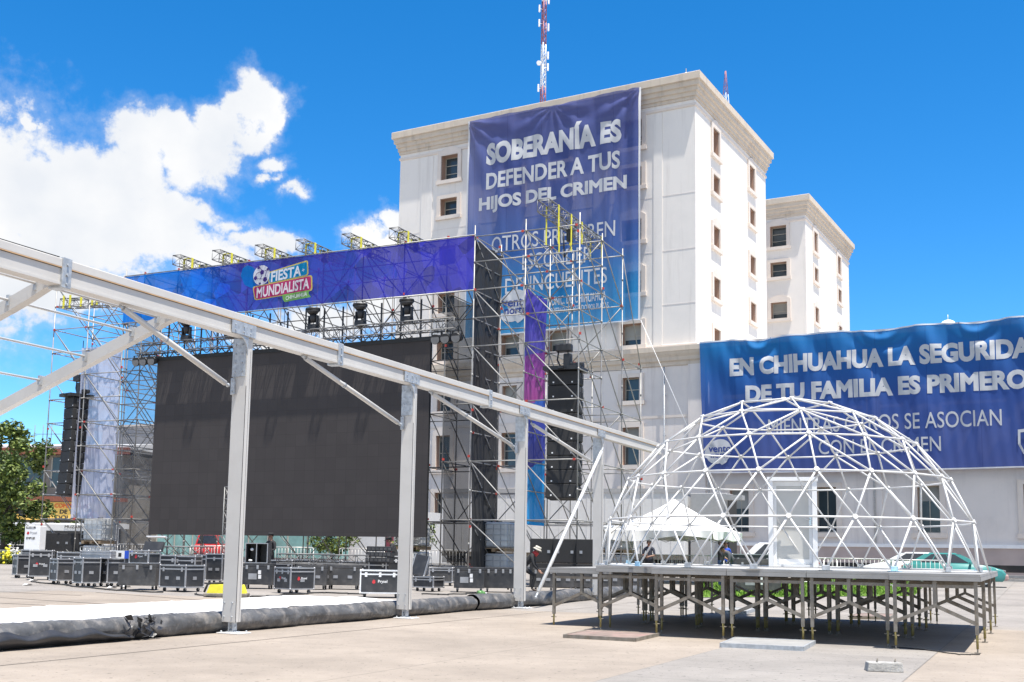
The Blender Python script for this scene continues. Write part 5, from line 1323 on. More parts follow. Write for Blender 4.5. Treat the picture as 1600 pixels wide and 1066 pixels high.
k = mb('logo_red'); k.face([V((-.2+x*.06, -.258, .74+y*.06)) for x, y in ((-1, -.6), (0, -1.2), (1, -.6), (.9, .6), (0, 1.2), (-.7, .5))]); k.build('logo_mark', t)
# yellow cable ramp, ladder, trusses and other gear
p = cpos(354, 933.5, .4)
t = thing('cable_ramp', 'yellow and grey cable ramp on the paving behind the nearest upright', 'cable ramp', p, R(5))
m = mb('sign_yellow'); MATS['yel'] = MATS['yellow_strap']; m = mb('yellow_strap').prism([(-.5, .1), (-.42, .32), (.42, .32), (.5, .1)], -.15, .25, 1); m.build('lid', t); mb('deck_steel').b2((-.56, -.25, .004), (.56, .3, .1), bevel=.02).build('base', t); mb('rubber').path([V((-.6, .1, .12)), V((-.5, 0, .34)), V((-.1, .1, .36)), V((.4, .0, .35))], .03, 6).build('cable', t)
p = cpos(352, 912, .2); t = thing('lattice_pole', 'thin upright lattice pole left of the nearest upright in front of the screen', 'pole', p, YAW_S); truss_mesh(mb('scaffold_steel'), (0, 0, 0.0), (0.0001, 0, 3.3), .24, .016, .01, .42).build('truss', t)
for i, (x0, x1, py, dz, lab) in enumerate(((432, 520, 919, .82, 'short dark truss lying on the cases under the screen'), (505, 572, 919, .80, 'second dark truss lying on the cases under the screen'), (240, 330, 912, .98, 'dark truss lying on the cases behind the wide trunk'))):
    a, b = cpos(x0, py, 1.2), cpos(x1, py, 1.2); c = (a+b)/2; t = thing('loose_truss', lab, 'truss', (c.x, c.y, c.z+dz+.1)); truss_mesh(mb('truss_metal'), a-c, b-c, .3, .022, .013, .4).build('truss', t)
q = cpos(592, 917, 1.0, .8)
for j in range(3):
    t = thing('black_crate', 'black louvred crate of the pile on the cases left of the second upright, %s' % ['bottom', 'middle', 'top'][j], 'crate', q+V((.02*j, 0, .19*j)), R(-6), 'black louvred crates'); mb('black_plastic').b2((-.44, -.3, 0), (.44, .3, .17), bevel=.02).build('crate', t); m = mb('case_grey')
    for s in range(6): m.b2((-.40+s*.14, -.306, .04), (-.30+s*.14, -.301, .13))
    m.build('slot_panel', t)
p = cpos(751, 932, .1); t = thing('plastic_ball', 'small green and clear plastic bottle lying on the paving before the black trunks', 'bottle', p, .4); mat('green_plastic', (.1, .25, .07), .3); mb('green_plastic').tube((-.10, 0, .085), (.06, 0, .085), .08, 12).tube((.06, 0, .085), (.14, 0, .085), .08, 12, .03).build('bottle', t); mb('label_white').tube((.14, 0, .085), (.17, 0, .085), .03, 10).build('cap', t)
t.name = 'plastic_bottle'
for i, (x, y) in enumerate(((52, 908), (43, 915), (175, 919.5), (197, 918))):
    p = onG(x, y); k = mb('label_white'); k.bm.faces.new([k.bm.verts.new(V((a, b, .01+.05*((a > 0) ^ (b > 0))))) for a, b in ((-.12, -.1), (.14, -.08), (.12, .1), (-.13, .12))]); o = k.build('paper_scrap', None, fix=False); o.location = p; tag(o, ['white paper scrap on the paving below the tall logo case', 'white paper scrap on the bare paving at the far left', 'white paper scrap under the corner-on cases', 'paper scrap at the corner of the plain dark trunk'][i], 'litter')

for i, (pts, r_, lab) in enumerate((([(46, 910), (90, 914), (150, 921), (205, 925), (258, 927)], .02, 'black cable winding along the front of the left cases'), ([(300, 928), (330, 934), (345, 929)], .018, 'short black cable from the wide trunk to the yellow ramp'), ([(388, 934), (430, 932), (500, 927), (560, 929), (630, 924)], .02, 'black cable lying between the membrane and the middle cases'), ([(660, 929), (700, 930), (745, 928), (800, 931), (840, 929)], .018, 'black cable along the stickered trunks'), ([(1394, 1012), (1440, 1016), (1500, 1024), (1534, 1024)], .008, 'thin black line on the ground by the right front trestle leg'))):  # last entry only draws a thin black line along the ground
    P = [onG(*p) for p in pts]; Q = []
    for a_, b_ in zip(P, P[1:]):
        for q_ in range(8): c_ = a_+(b_-a_)*q_/8; c_.z = gz(c_.x, c_.y)+r_+.004; w_ = .12 if r_ > .01 else .02; c_ += V((w_*math.sin(q_*1.3+i), w_*math.cos(q_*1.9+i), 0)); Q.append(c_)
    tag(mb('rubber').path(Q, r_, 6).build('floor_line', None), lab, 'cable')
# ================================================================== CROWD BARRIERS
def barrier(t, w=2.3, h=1.15, n=13):
    m = mb('bright_tube'); r = .10
    pts = [V((-w/2, 0, .18)), V((-w/2, 0, h-r)), V((-w/2+r*.4, 0, h-r*.3)), V((-w/2+r, 0, h)), V((w/2-r, 0, h)), V((w/2-r*.4, 0, h-r*.3)), V((w/2, 0, h-r)), V((w/2, 0, .18)), V((-w/2, 0, .18))]
    m.path(pts, .02, 8); m.build('frame', t)
    for i in range(1, n+1): x = -w/2+w*i/(n+1); mb('bright_tube').tube((x, 0, .18), (x, 0, h), .009, 6).build('bar', t)
    for x in (-w*.32, w*.32):
        k = mb('bright_tube').tube((x, 0, .18), (x, 0, .02), .018, 6); k.tube((x, -.32, .015), (x, .32, .015), .018, 6); k.build('foot', t)
BG = 'white crowd barriers'
bar0 = None
def put_barrier(px, Y, rot, label, dz=0.0):
    global bar0
    q = atY(px, 870, Y); loc = (q.x, q.y, gz(q.x, q.y)+dz)
    if bar0 is None: bar0 = thing('crowd_barrier', label, 'barrier', (0, 0, 0), 0, BG); barrier(bar0); o = bar0
    else: o = copy_tree(bar0)
    place(o, loc, rot, label, BG)
PLZ = .78
for px, Y, rot, lab, dz in ((-14, 66, -.05, 'white barrier cut by the left picture edge behind the flowers', PLZ), (39, 66, .0, 'white barrier behind the flowers left of the EMPUJE case', PLZ), 
    (215, 60, -.1, 'white barrier seen through the grey mesh left of the screen', .3), (330, 58, -.1, 'white barrier with red van behind it under the left part of the screen', .3), (455, 57, -.1, 'white barrier under the middle of the screen', .3), (565, 56, -.1, 'white barrier under the screen left of the second upright', .3), (692, 55, -.1, 'white barrier under the black mesh right of the screen', .3),
    (986, 48, -.2, 'white barrier beneath the left side of the canopy', .25), (1040, 47.6, -.2, 'white barrier beneath the middle of the canopy', .25), (1093, 47.2, -.2, 'white barrier under the right side of the canopy', .25), (1176, 45.5, -.2, 'white barrier in front of the long black case', .2),
    (1262, 45.5, -.2, 'white barrier behind the dome door', .2), (1333, 45, -.15, 'white barrier right of the dome door', .2), (1425, 43, -.2, 'white barrier in front of the white car behind the dome', .2)):
    put_barrier(px, Y, rot, lab, 0 if dz < .5 else dz)

# ================================================================== CANOPY
q = atY(1054, 880, 47.5); cn = thing('canopy', 'white pitched canopy tent behind the left side of the dome', 'canopy', (q.x, q.y, gz(q.x, q.y)), YAW_B+.05)
HS = 2.3
def roofz(x, y):
    r = max(abs(x), abs(y))/HS; return 2.14+1.42*(1-r)**1.25*.9+.10*(1-r)-.10*math.sin(math.pi*min(1, r))*(1-min(abs(x), abs(y))/HS)*.5
mb('canvas_white').grid(lambda u, v: V(((u*2-1)*HS, (v*2-1)*HS, roofz((u*2-1)*HS, (v*2-1)*HS))), 32, 32).build('roof', cn, fix=False)
m = mb('canvas_white')
for k_ in range(4):
    rm = fr(k_*math.pi/2)
    m.grid(lambda u, v: rm @ V(((u*2-1)*HS, -HS-.012-.05*math.sin(u*25)*(1-v)-.06*(1-v)*math.sin(u*9+k_), 2.14-(1-v)*(.34+(.12*math.sin(u*6.3) if k_ == 0 else .04*math.sin(u*12))))), 40, 4)
m.build('valance', cn, fix=False)
for x in (-1, 1):
    for y in (-1, 1): mb('galvanised').tube((x*(HS-.06), y*(HS-.06), 0.004), (x*(HS-.06), y*(HS-.06), 2.14), .026, 8).build('leg', cn)
m = mb('galvanised')
for a, b in (((-1, -1), (1, -1)), ((1, -1), (1, 1)), ((1, 1), (-1, 1)), ((-1, 1), (-1, -1))):
    A, B = V((*a, 0))*(HS-.06), V((*b, 0))*(HS-.06)
    for i in range(4): P, Q = A+(B-A)*i/4, A+(B-A)*(i+1)/4; m.tube(P+V((0, 0, 1.72)), Q+V((0, 0, 2.1)), .014, 5); m.tube(P+V((0, 0, 2.1)), Q+V((0, 0, 1.72)), .014, 5)
m.build('scissor_bars', cn)

# ================================================================== PEOPLE
def person(label, loc, rotz, pose, look, hat=None):
    J = {'pelvis': (0, 0, .96), 'waist': (0, 0, 1.10), 'chest': (0, .01, 1.30), 'neckb': (0, .02, 1.45), 'neck': (0, .01, 1.53), 'head': (0, -.015, 1.63), 'crown': (0, 0, 1.715),
         'shl': (-.18, .01, 1.41), 'ell': (-.24, .03, 1.13), 'wrl': (-.25, -.06, .89), 'shr': (.18, .01, 1.41), 'elr': (.24, .03, 1.13), 'wrr': (.25, -.06, .89),
         'hil': (-.095, 0, .92), 'knl': (-.10, -.02, .50), 'anl': (-.10, .03, .10), 'tol': (-.11, -.15, .035), 'hir': (.095, 0, .92), 'knr': (.10, -.02, .50), 'anr': (.10, .03, .10), 'tor': (.11, -.15, .035)}
    J.update(pose)
    RAD = {'pelvis': .135, 'waist': .125, 'chest': .145, 'neckb': .085, 'neck': .052, 'head': .082, 'crown': .072, 'shl': .068, 'ell': .045, 'wrl': .030, 'shr': .068, 'elr': .045, 'wrr': .030, 'hil': .092, 'knl': .062, 'anl': .042, 'tol': .034, 'hir': .092, 'knr': .062, 'anr': .042, 'tor': .034}
    E = [('pelvis', 'waist', 's'), ('waist', 'chest', 's'), ('chest', 'neckb', 's'), ('neckb', 'neck', 'k'), ('neck', 'head', 'k'), ('head', 'crown', 'k'),
         ('neckb', 'shl', 's'), ('shl', 'ell', 'u'), ('ell', 'wrl', 'a'), ('neckb', 'shr', 's'), ('shr', 'elr', 'u'), ('elr', 'wrr', 'a'),
         ('pelvis', 'hil', 't'), ('hil', 'knl', 't'), ('knl', 'anl', 't'), ('anl', 'tol', 'f'), ('pelvis', 'hir', 't'), ('hir', 'knr', 't'), ('knr', 'anr', 't'), ('anr', 'tor', 'f')]
    names = list(J); pos = [V(J[n]) for n in names]; rad = [RAD[n] for n in names]; idx = {n: i for i, n in enumerate(names)}
    edges = [(idx[a], idx[b]) for a, b, _ in E]; kinds = [k for *_, k in E]
    for s in 'lr':
        w_, e_ = V(J['wr'+s]), V(J['el'+s]); d = (w_-e_).normalized(); sd = d.cross(V((0, 1, .2))).normalized(); side = -1 if s == 'l' else 1
        palm = len(pos); pos.append(w_+d*.075); rad.append(.030); edges.append((idx['wr'+s], palm)); kinds.append('h')
        cur = d.cross(sd).normalized()
        for k_ in range(4):
            o = (k_-1.5)*.019; ln = (.035, .042, .04, .03)[k_]
            a = len(pos); pos.append(w_+d*.10+sd*o); rad.append(.010); edges.append((palm, a)); kinds.append('h')
            pos.append(w_+d*(.10+ln)+sd*o+cur*.012); rad.append(.009); edges.append((a, a+1)); kinds.append('h')
            pos.append(w_+d*(.10+ln*1.7)+sd*o+cur*.034); rad.append(.008); edges.append((a+1, a+2)); kinds.append('h')
        a = len(pos); pos.append(w_+d*.05+sd*.036*side+cur*.01); rad.append(.011); edges.append((palm, a)); kinds.append('h')
        pos.append(w_+d*.085+sd*.05*side+cur*.02); rad.append(.010); edges.append((a, a+1)); kinds.append('h')
    me = bpy.data.meshes.new('tmp'); me.from_pydata([tuple(p) for p in pos], edges, [])
    ob = bpy.data.objects.new('tmp', me); COL.objects.link(ob); sk = ob.modifiers.new('s', 'SKIN'); ss = ob.modifiers.new('b', 'SUBSURF'); ss.levels = 1; ss.render_levels = 1
    if not me.skin_vertices: me.attributes  # created with the modifier below
    if not me.skin_vertices:
        bm = bmesh.new(); bm.from_mesh(me); bm.verts.layers.skin.verify(); bm.to_mesh(me); bm.free()
    for i, sv in enumerate(me.skin_vertices[0].data): sv.radius = (rad[i], rad[i]*.82 if i in (idx['chest'], idx['waist'], idx['pelvis']) else rad[i]); sv.use_root = (i == 0)
    bpy.context.view_layer.update()
    res = bpy.data.meshes.new_from_object(ob.evaluated_get(bpy.context.evaluated_depsgraph_get())); bpy.data.objects.remove(ob)
    for m_ in ('skin', look['top'], look['legs'], look['shoes']): res.materials.append(MATS[m_])
    mi = {'k': 0, 'h': 0, 's': 1, 'u': 1, 'a': 1 if look.get('long') else 0, 't': 2, 'f': 3}
    for f in res.polygons:
        c = f.center; best = (9, 0)
        for (a, b), k_ in zip(edges, kinds):
            A, B = pos[a], pos[b]; ab = B-A; t_ = max(0, min(1, (c-A).dot(ab)/max(1e-9, ab.length_squared))); dd = (c-(A+ab*t_)).length-.5*(rad[a]+(rad[b]-rad[a])*t_)
            if dd < best[0]: best = (dd, mi[k_])
        f.material_index = best[1]; f.use_smooth = True
    root = thing('person', label, 'person', loc, rotz); res.name = 'body'
    o = bpy.data.objects.new('body', res); COL.objects.link(o); o.parent = root
    h = V(J['head']); cw = V(J['crown']); upv = (cw-V(J['neck'])).normalized(); fwd = V(look.get('face', (0, -1, 0))).normalized(); sd = fwd.cross(upv).normalized(); fwd = upv.cross(sd)
    fm = mb('skin').sphere(h+fwd*.085-upv*.005, .018, 8, (.8, 1.2, 1.2)); 
    for s in (-1, 1): fm.sphere(h+sd*s*.086-fwd*-.005, .022, 8, (.6, .9, 1.3))
    fm.build('nose_and_ears', root)
    em = mb('hair'); 
    for s in (-1, 1): em.sphere(h+fwd*.077+sd*s*.032+upv*.02, .010, 6)
    em.build('eyes', root); mb('cloth_red').box(h+fwd*.079-upv*.045, (.05, .012, .012), Matrix((sd, fwd, upv)).transposed()).build('mouth', root)
    Q = Matrix((sd, -fwd, upv)).transposed()
    hm = mb('hair')
    res_ = bmesh.ops.create_uvsphere(hm.bm, u_segments=14, v_segments=10, radius=.10, matrix=Matrix.Translation(h+upv*.035-fwd*.012) @ Q.to_4x4() @ Matrix.Diagonal((.92, 1.06, 1.0, 1)))
    bmesh.ops.delete(hm.bm, geom=[v for v in hm.bm.verts if (v.co-h).dot(upv) < (.045 if (v.co-h).dot(fwd) > .02 else -.03)], context='VERTS')
    for f in hm.bm.faces: f.smooth = True
    hm.build('hair', root)
    if hat:
        k_ = mb(hat[0]); c = h+upv*.06
        A = c; k_.tube(A, A+upv*.085, .112, 16, .095)
        if hat[1] == 'bucket': k_.tube(A-upv*.035, A+upv*.012, .165, 16, .118)
        else: k_.box(A+fwd*.13+upv*.01, (.14, .13, .012), Q)
        k_.build('hat', root)
    if look.get('scarf'): mb('cloth_red').tube(V(J['neck'])-upv*.06, h-upv*.03+fwd*.02, .10, 12, .092).build('bandana', root)
    return root
def gp(px, py): return onG(px, py)
q = atY(822, 925, 36.0)
person('man in a white bucket hat and red bandana lunging behind the third upright', (q.x, q.y, gz(q.x, q.y)), R(80),
       {'pelvis': (0, .10, .78), 'waist': (0, .02, .90), 'chest': (0, -.14, 1.05), 'neckb': (0, -.22, 1.17), 'neck': (0, -.27, 1.23), 'head': (0, -.33, 1.31), 'crown': (0, -.35, 1.395),
        'shl': (-.18, -.19, 1.13), 'ell': (-.23, -.26, .86), 'wrl': (-.16, -.40, .70), 'shr': (.18, -.19, 1.13), 'elr': (.23, -.24, .86), 'wrr': (.17, -.40, .68),
        'hil': (-.095, .10, .76), 'knl': (-.12, -.30, .52), 'anl': (-.12, -.20, .10), 'tol': (-.12, -.38, .035), 'hir': (.095, .12, .76), 'knr': (.11, .22, .38), 'anr': (.11, .62, .16), 'tor': (.11, .60, .035)},
       {'top': 'cloth_black', 'legs': 'cloth_black', 'shoes': 'leather', 'long': True, 'scarf': True}, ('cloth_tan', 'bucket'))
q = atY(1014, 880, 44.5)
person('man in a dark navy shirt standing with folded arms under the canopy', (q.x, q.y, gz(q.x, q.y)), R(-25),
       {'ell': (-.25, -.04, 1.15), 'wrl': (-.05, -.22, 1.16), 'elr': (.25, -.04, 1.15), 'wrr': (.07, -.20, 1.10)}, {'top': 'cloth_navy', 'legs': 'cloth_black', 'shoes': 'leather'})
q = atY(1143, 900, 40.0)
person('worker in grey shirt, cap and jeans bending forward behind the dome deck', (q.x, q.y, gz(q.x, q.y)), R(-70),
       {'pelvis': (0, .12, .95), 'waist': (0, .03, 1.08), 'chest': (0, -.12, 1.24), 'neckb': (0, -.24, 1.34), 'neck': (0, -.29, 1.385), 'head': (0, -.36, 1.45), 'crown': (0, -.40, 1.53), 'shl': (-.18, -.20, 1.31), 'ell': (-.22, -.22, 1.03), 'wrl': (-.15, -.40, .88), 'shr': (.18, -.20, 1.31), 'elr': (.22, -.22, 1.03), 'wrr': (.15, -.40, .86), 'hil': (-.095, .12, .92), 'hir': (.095, .12, .92)},
       {'top': 'cloth_grey', 'legs': 'denim', 'shoes': 'leather', 'long': True}, ('cloth_black', 'cap'))
q = atY(1126, 900, 42.5)
person('person in a black T-shirt reaching forward at the right edge of the canopy', (q.x, q.y, gz(q.x, q.y)), R(60), {'ell': (-.24, -.16, 1.17), 'wrl': (-.20, -.38, 1.05), 'elr': (.24, -.16, 1.17), 'wrr': (.20, -.38, 1.04)}, {'top': 'cloth_black', 'legs': 'denim', 'shoes': 'leather'})
q = atY(1134, 900, 46.5)
person('person in a bright blue shirt standing farther back under the canopy edge', (q.x, q.y, gz(q.x, q.y)), R(10), {}, {'top': 'cloth_blue', 'legs': 'cloth_navy', 'shoes': 'leather'})
q = atY(421, 900, 42.0)
person('person dressed all in black standing behind the open rack under the screen', (q.x, q.y, gz(q.x, q.y)), R(-30), {'ell': (-.25, -.04, 1.15), 'wrl': (-.15, -.24, 1.10), 'elr': (.25, -.04, 1.15), 'wrr': (.15, -.24, 1.10)}, {'top': 'cloth_black', 'legs': 'cloth_black', 'shoes': 'leather', 'long': True}, ('cloth_black', 'cap'))
q = atY(617, 900, 41.0)
person('person in black leaning over the crates beside the second upright', (q.x, q.y, gz(q.x, q.y)), R(-80), {'chest': (0, -.08, 1.27), 'neckb': (0, -.15, 1.39), 'neck': (0, -.18, 1.46), 'head': (0, -.23, 1.55), 'crown': (0, -.25, 1.635), 'shl': (-.18, -.13, 1.36), 'ell': (-.23, -.24, 1.12), 'wrl': (-.15, -.45, 1.08), 'shr': (.18, -.13, 1.36), 'elr': (.23, -.24, 1.12), 'wrr': (.15, -.45, 1.06)}, {'top': 'cloth_black', 'legs': 'cloth_black', 'shoes': 'leather', 'long': True}, ('cloth_black', 'cap'))

# ================================================================== VEHICLES
def car(label, loc, rot, paint, L_=4.25, kind='sedan', bump=None):
    t = thing('parked_car', label, 'car', loc, rot); H = L_/2
    prof = [(-H+.10, .28), (-H, .48), (-H+.02, .78), (-H+.12, .93), (-H+.75, .99), (.95, .955), (H-.55, .86), (H-.12, .73), (H, .56), (H-.02, .36), (H-.15, .24), (-H+.3, .22)]
    if kind == 'suv': prof = [(-H+.05, .35), (-H, .6), (-H+.03, 1.05), (-H+.2, 1.12), (1.1, 1.10), (H-.3, 1.02), (H-.05, .9), (H, .6), (H-.05, .38), (H-.2, .3)]
    m = mb(paint).prism(prof, -.83, .83, 1); bmesh.ops.bevel(m.bm, geom=[e for e in m.bm.edges if abs(e.verts[0].co.y-e.verts[1].co.y) < 1e-5], offset=.09, segments=3, affect='EDGES', profile=.6)
    for f in m.bm.faces: f.smooth = True
    m.build('body', t)
    if kind == 'sedan': xb0, xb1, xt0, xt1, zb, zt = -1.75, 1.02, -1.02, .18, .93, 1.43
    else: xb0, xb1, xt0, xt1, zb, zt = -2.05, 1.15, -1.95, .55, 1.08, 1.78
    def gh(x, y, z):
        k_ = (z-zb)/(zt-zb); return V((x, y*(.77-.17*k_), z))
    m = mb(paint)
    xs0 = lambda k_: xb0+(xt0-xb0)*k_; xs1 = lambda k_: xb1+(xt1-xb1)*k_
    n_ = 8; vs = []
    for i in range(n_+1):
        k_ = i/n_; kk = k_**.8; vs.append([m.bm.verts.new(gh(x, y, zb+(zt-zb)*kk)) for x, y in ((xs0(k_), -1), (xs1(k_), -1), (xs1(k_), 1), (xs0(k_), 1))])
    for a, b in zip(vs, vs[1:]):
        for i in range(4): m.bm.faces.new((a[i], a[(i+1) % 4], b[(i+1) % 4], b[i]))
    top = m.bm.faces.new(vs[-1])
    bmesh.ops.bevel(m.bm, geom=list(top.edges), offset=.08, segments=3, affect='EDGES')
    for f in m.bm.faces: f.smooth = False
    cab = m.build('cabin', t)
    def gpt(s, fx, k_): x = xs0(k_)+(xs1(k_)-xs0(k_))*fx; return gh(x, s, zb+(zt-zb)*k_**.8)+V((0, s*.008, 0))
    for s in (-1, 1):
        for f0, f1 in ((.12, .40), (.42, .66), (.68, .88)) if kind == 'suv' else ((.13, .30), (.32, .60), (.62, .89)):
            g_ = mb('car_glass'); g_.face([gpt(s, f0, .10), gpt(s, f1, .10), gpt(s, f1 if f1 < .8 else .83, .86), gpt(s, f0 if f0 > .2 else .2, .86)]); g_.build('side_window', cab)
    for xx, sg, nm in ((xs1, 1, 'windscreen'), (xs0, -1, 'rear_window')):
        g_ = mb('car_glass'); 
        g_.face([gh(xx(k_), y, zb+(zt-zb)*k_**.8)+V((sg*.012, 0, .006)) for k_, y in ((.08, -.88), (.08, .88), (.9, .82), (.9, -.82))]); g_.build(nm, cab)
    for x in (-H+.85, H-.85):
        for s in (-1, 1):
            w_ = mb('rubber').tube((x, s*.68, .30), (x, s*.86, .30), .30, 20).build('wheel', t); mb('chrome').tube((x, s*.855, .30), (x, s*.872, .30), .19, 14).build('rim', w_)
    for s in (-1, 1):
        mb('lens').box((H-.09, s*.58, .66), (.16, .36, .14), Matrix.Rotation(R(12), 3, 'Y'), bevel=.03).build('headlight', t); mb('cloth_red').box((-H+.06, s*.62, .80), (.10, .30, .14), bevel=.02).build('tail_light', t)
        mb(paint).box((.72, s*.92, 1.0 if kind == 'sedan' else 1.15), (.10, .18, .13), bevel=.03).build('wing_mirror', t)
    b = mb(bump or paint).box((H-.02, 0, .42), (.22, 1.62, .24), bevel=.06); b.build('bumper', t)
    return t
q = atY(1490, 900, 49.0); car('teal sedan with unpainted pinkish front bumper parked behind the right end of the deck', (q.x, q.y, gz(q.x, q.y)), YAW_B+.1, 'car_teal', 4.2, 'sedan', 'bumper_primer')
q = atY(1421, 900, 53.5); car('white sedan parked behind the barriers, left of the teal sedan', (q.x, q.y, gz(q.x, q.y)), YAW_B+.1+math.pi, 'car_white', 4.3)
q = atY(1205, 900, 57.0); car('white sport utility vehicle parked behind the long black case', (q.x, q.y, gz(q.x, q.y)), YAW_B+math.pi+.1, 'car_white', 4.6, 'suv')
q = atY(328, 880, 76.0); car('red sport utility vehicle behind the barriers under the left part of the screen', (q.x, q.y, gz(q.x, q.y)), 1.72, 'car_red', 4.4, 'suv')

# ================================================================== TREES AND PLANTS
def tree(label, loc, h, rad, n, seed, m1='leaf_light', m2='leaf_dark', leaf=.16, trunk=.22, name='tree', cz=.58, ry=.9):
    t = thing(name, label, 'tree', loc); rnd = random.Random(seed); k = mb('bark')
    k.tube((0, 0, 0), (.05, .02, h*.35), trunk, 9, trunk*.7); tips = []
    for i in range(9):
        a = i*2.4+rnd.random(); e = rnd.uniform(.3, 1.1); L0 = rnd.uniform(.5, .9)*rad; b = V((.05, .02, h*rnd.uniform(.25, .4))); mid_ = b+V((math.cos(a)*L0*.5, math.sin(a)*L0*.5, h*.16*e+.2)); tip = mid_+V((math.cos(a)*L0*.5, math.sin(a)*L0*.5, h*.18*e)); k.tube(b, mid_, trunk*.4, 6, trunk*.25); k.tube(mid_, tip, trunk*.25, 5, trunk*.08); tips.append(tip); tips.append(mid_)
    k.build('trunk', t)
    cl = []
    for i in range(46):
        a = rnd.uniform(0, 6.283); z = rnd.uniform(-1, 1); r = math.sqrt(1-z*z)*rnd.uniform(.55, 1.0)
        cl.append((V((rad*r*math.cos(a), rad*r*math.sin(a), h*cz+z*h*.40*ry*rnd.uniform(.7, 1.0))), rnd.uniform(.16, .34)*rad))
    lf = MB(); 
    for i in range(n):
        c, r = cl[rnd.randrange(len(cl))]
        d = V((rnd.gauss(0, 1), rnd.gauss(0, 1), rnd.gauss(0, .8))).normalized()*r*rnd.random()**.45; p = c+d
        s = leaf*rnd.uniform(.6, 1.3); ax = V((rnd.gauss(0, 1), rnd.gauss(0, 1), rnd.gauss(0, .6))).normalized(); bx_ = ax.cross(V((rnd.gauss(0, 1), rnd.gauss(0, 1), 1))).normalized()
        lf.use(m1 if rnd.random() < .55 else m2); lf.face([p-ax*s*.5, p+bx_*s*.28, p+ax*s*.5, p-bx_*s*.28])
    lf.build('crown', t, fix=False); return t
def atYg(px, Y): q = atY(px, 870, Y); return V((q.x, q.y, gz(q.x, q.y)))
tree('bushy green tree in front of the shop at the left picture edge', atYg(4, 63), 8.2, 2.45, 10000, 1, leaf=.26, trunk=.2, cz=.56, ry=1.0)
tree('dark tree half hidden at the left picture edge behind the bushy tree', atYg(-50, 70), 8.0, 3.2, 5000, 2, 'leaf_dark', 'leaf_dark', leaf=.3)
tree('small green tree before the yellow shop sign', atYg(74, 76), 3.9, .62, 900, 3, leaf=.2, trunk=.08)
tree('small tree behind the white trailer under the pale banner', atYg(127, 78), 3.6, .8, 900, 4, leaf=.2, trunk=.08)
tree('green street tree seen under the screen left of the second upright', atYg(517, 66), 3.2, 1.5, 2600, 5, leaf=.2, trunk=.1)
tree('green street tree seen under the screen right of the second upright', atYg(648, 66), 3.2, 1.3, 2000, 8, leaf=.2, trunk=.1)
# raised flower bed at the left edge
FB = [(-70, 889), (26, 888), (31, 884), (31, 876), (-70, 876)]
bed = [onG(-90, 889), onG(22, 888.5), onG(30, 883)]; P0 = [V((-46, 60.5, 0)), V((-26.6, 60.5, 0)), V((-25.6, 62.5, 0)), V((-25.0, 68, 0)), V((-46, 68, 0))]
k = mb('kerb'); a = [k.bm.verts.new((p.x, p.y, -.05)) for p in P0]; b = [k.bm.verts.new((p.x, p.y, 1.02)) for p in P0]
k.bm.faces.new(b)
for i in range(5): k.bm.faces.new((a[i], a[(i+1) % 5], b[(i+1) % 5], b[i]))
tag(k.build('raised_bed', None), 'low raised planting bed at the left edge of the plaza', 'planter')
rnd = random.Random(21)
def shrub(label, x, y, z, r, n, flowers, seed):
    t = thing('flowering_shrub', label, 'plant', (x, y, z)); rr = random.Random(seed); lf = MB()
    for i in range(n):
        p = V((rr.gauss(0, r*.5), rr.gauss(0, r*.5), abs(rr.gauss(.3, .25))*r*1.3)); s = rr.uniform(.08, .18); ax = V((rr.gauss(0, 1), rr.gauss(0, 1), rr.gauss(0, 1))).normalized(); bx_ = ax.cross(V((0, .3, 1))).normalized()
        lf.use('leaf_light' if rr.random() < .5 else 'leaf_dark').face([p-ax*s*.5, p+bx_*s*.3, p+ax*s*.5, p-bx_*s*.3])
    lf.build('leaves', t, fix=False)
    if flowers:
        f = mb(flowers)
        for i in range(70): p = V((rr.gauss(0, r*.4), rr.gauss(0, r*.4)-.1, abs(rr.gauss(.55, .25))*r*1.3)); f.sphere(p, .07, 6)
        f.build('flowers', t)
    mb('bark').tube((0, 0, 0), (0, 0, r*.5), .03, 6).build('stem', t)
for i, (px, Y, fl, lab) in enumerate(((-4, 59.6, None, 'low green shrub before the raised bed cut by the left picture edge'), (14, 59.4, 'flower_yellow', 'shrub with bright yellow flowers at the far left'), (24, 59.8, 'label_white', 'shrub with white flowers beside the yellow one'), (-22, 59.8, None, 'dark green shrub outside the left picture edge'))):
    q = atYg(px, Y); shrub(lab, q.x, q.y, q.z, .62, 420, fl, i)

# ================================================================== BACKGROUND STREET
def block(nm, lab, cat, px, Y, rot): q = atY(px, 860, Y); return thing(nm, lab, cat, (q.x, q.y, .42), rot)
st_ = block('corner_shop', 'two storey shop with red brown fascias and yellow dollar exchange signs at the left', 'building', 56, 92, YAW_S+.25)
m = mb('store_wall').b2((-16, 0, 0), (8, 10, 8.3)); m.b2((-16, -.25, 5.0), (8, 0, 5.6)); m.build('wall', st_)
mb('white_paint').prism([(-1.3, 8.75), (-1.3, 9.0), (4, 9.6), (11, 9.3), (11, 8.75)], -16.5, 8.6, 0).build('roof', st_)
m = mb('red_fascia').b2((-16.5, -1.45, 8.25), (8.6, -1.15, 8.8)); m.b2((-16.4, -1.2, 4.45), (8.4, -.8, 4.85)); m.build('fascia', st_)
for x in (-14, -11, -8, -5, -2, 1, 4.2):
    w = mb('window_frame').b2((x-.06, -.08, 5.7), (x+.06, -.02, 8.1)).b2((x+2.3, -.08, 5.7), (x+2.42, -.02, 8.1)).build('window', st_); g_ = mb('window_glass').b2((x+.06, -.05, 5.7), (x+2.3, -.02, 8.1)); g_.build('pane', w)
m = mb('sign_yellow').b2((-1.6, -1.0, 2.95), (6.6, -.82, 4.4)); s1 = m.build('signboard', st_)
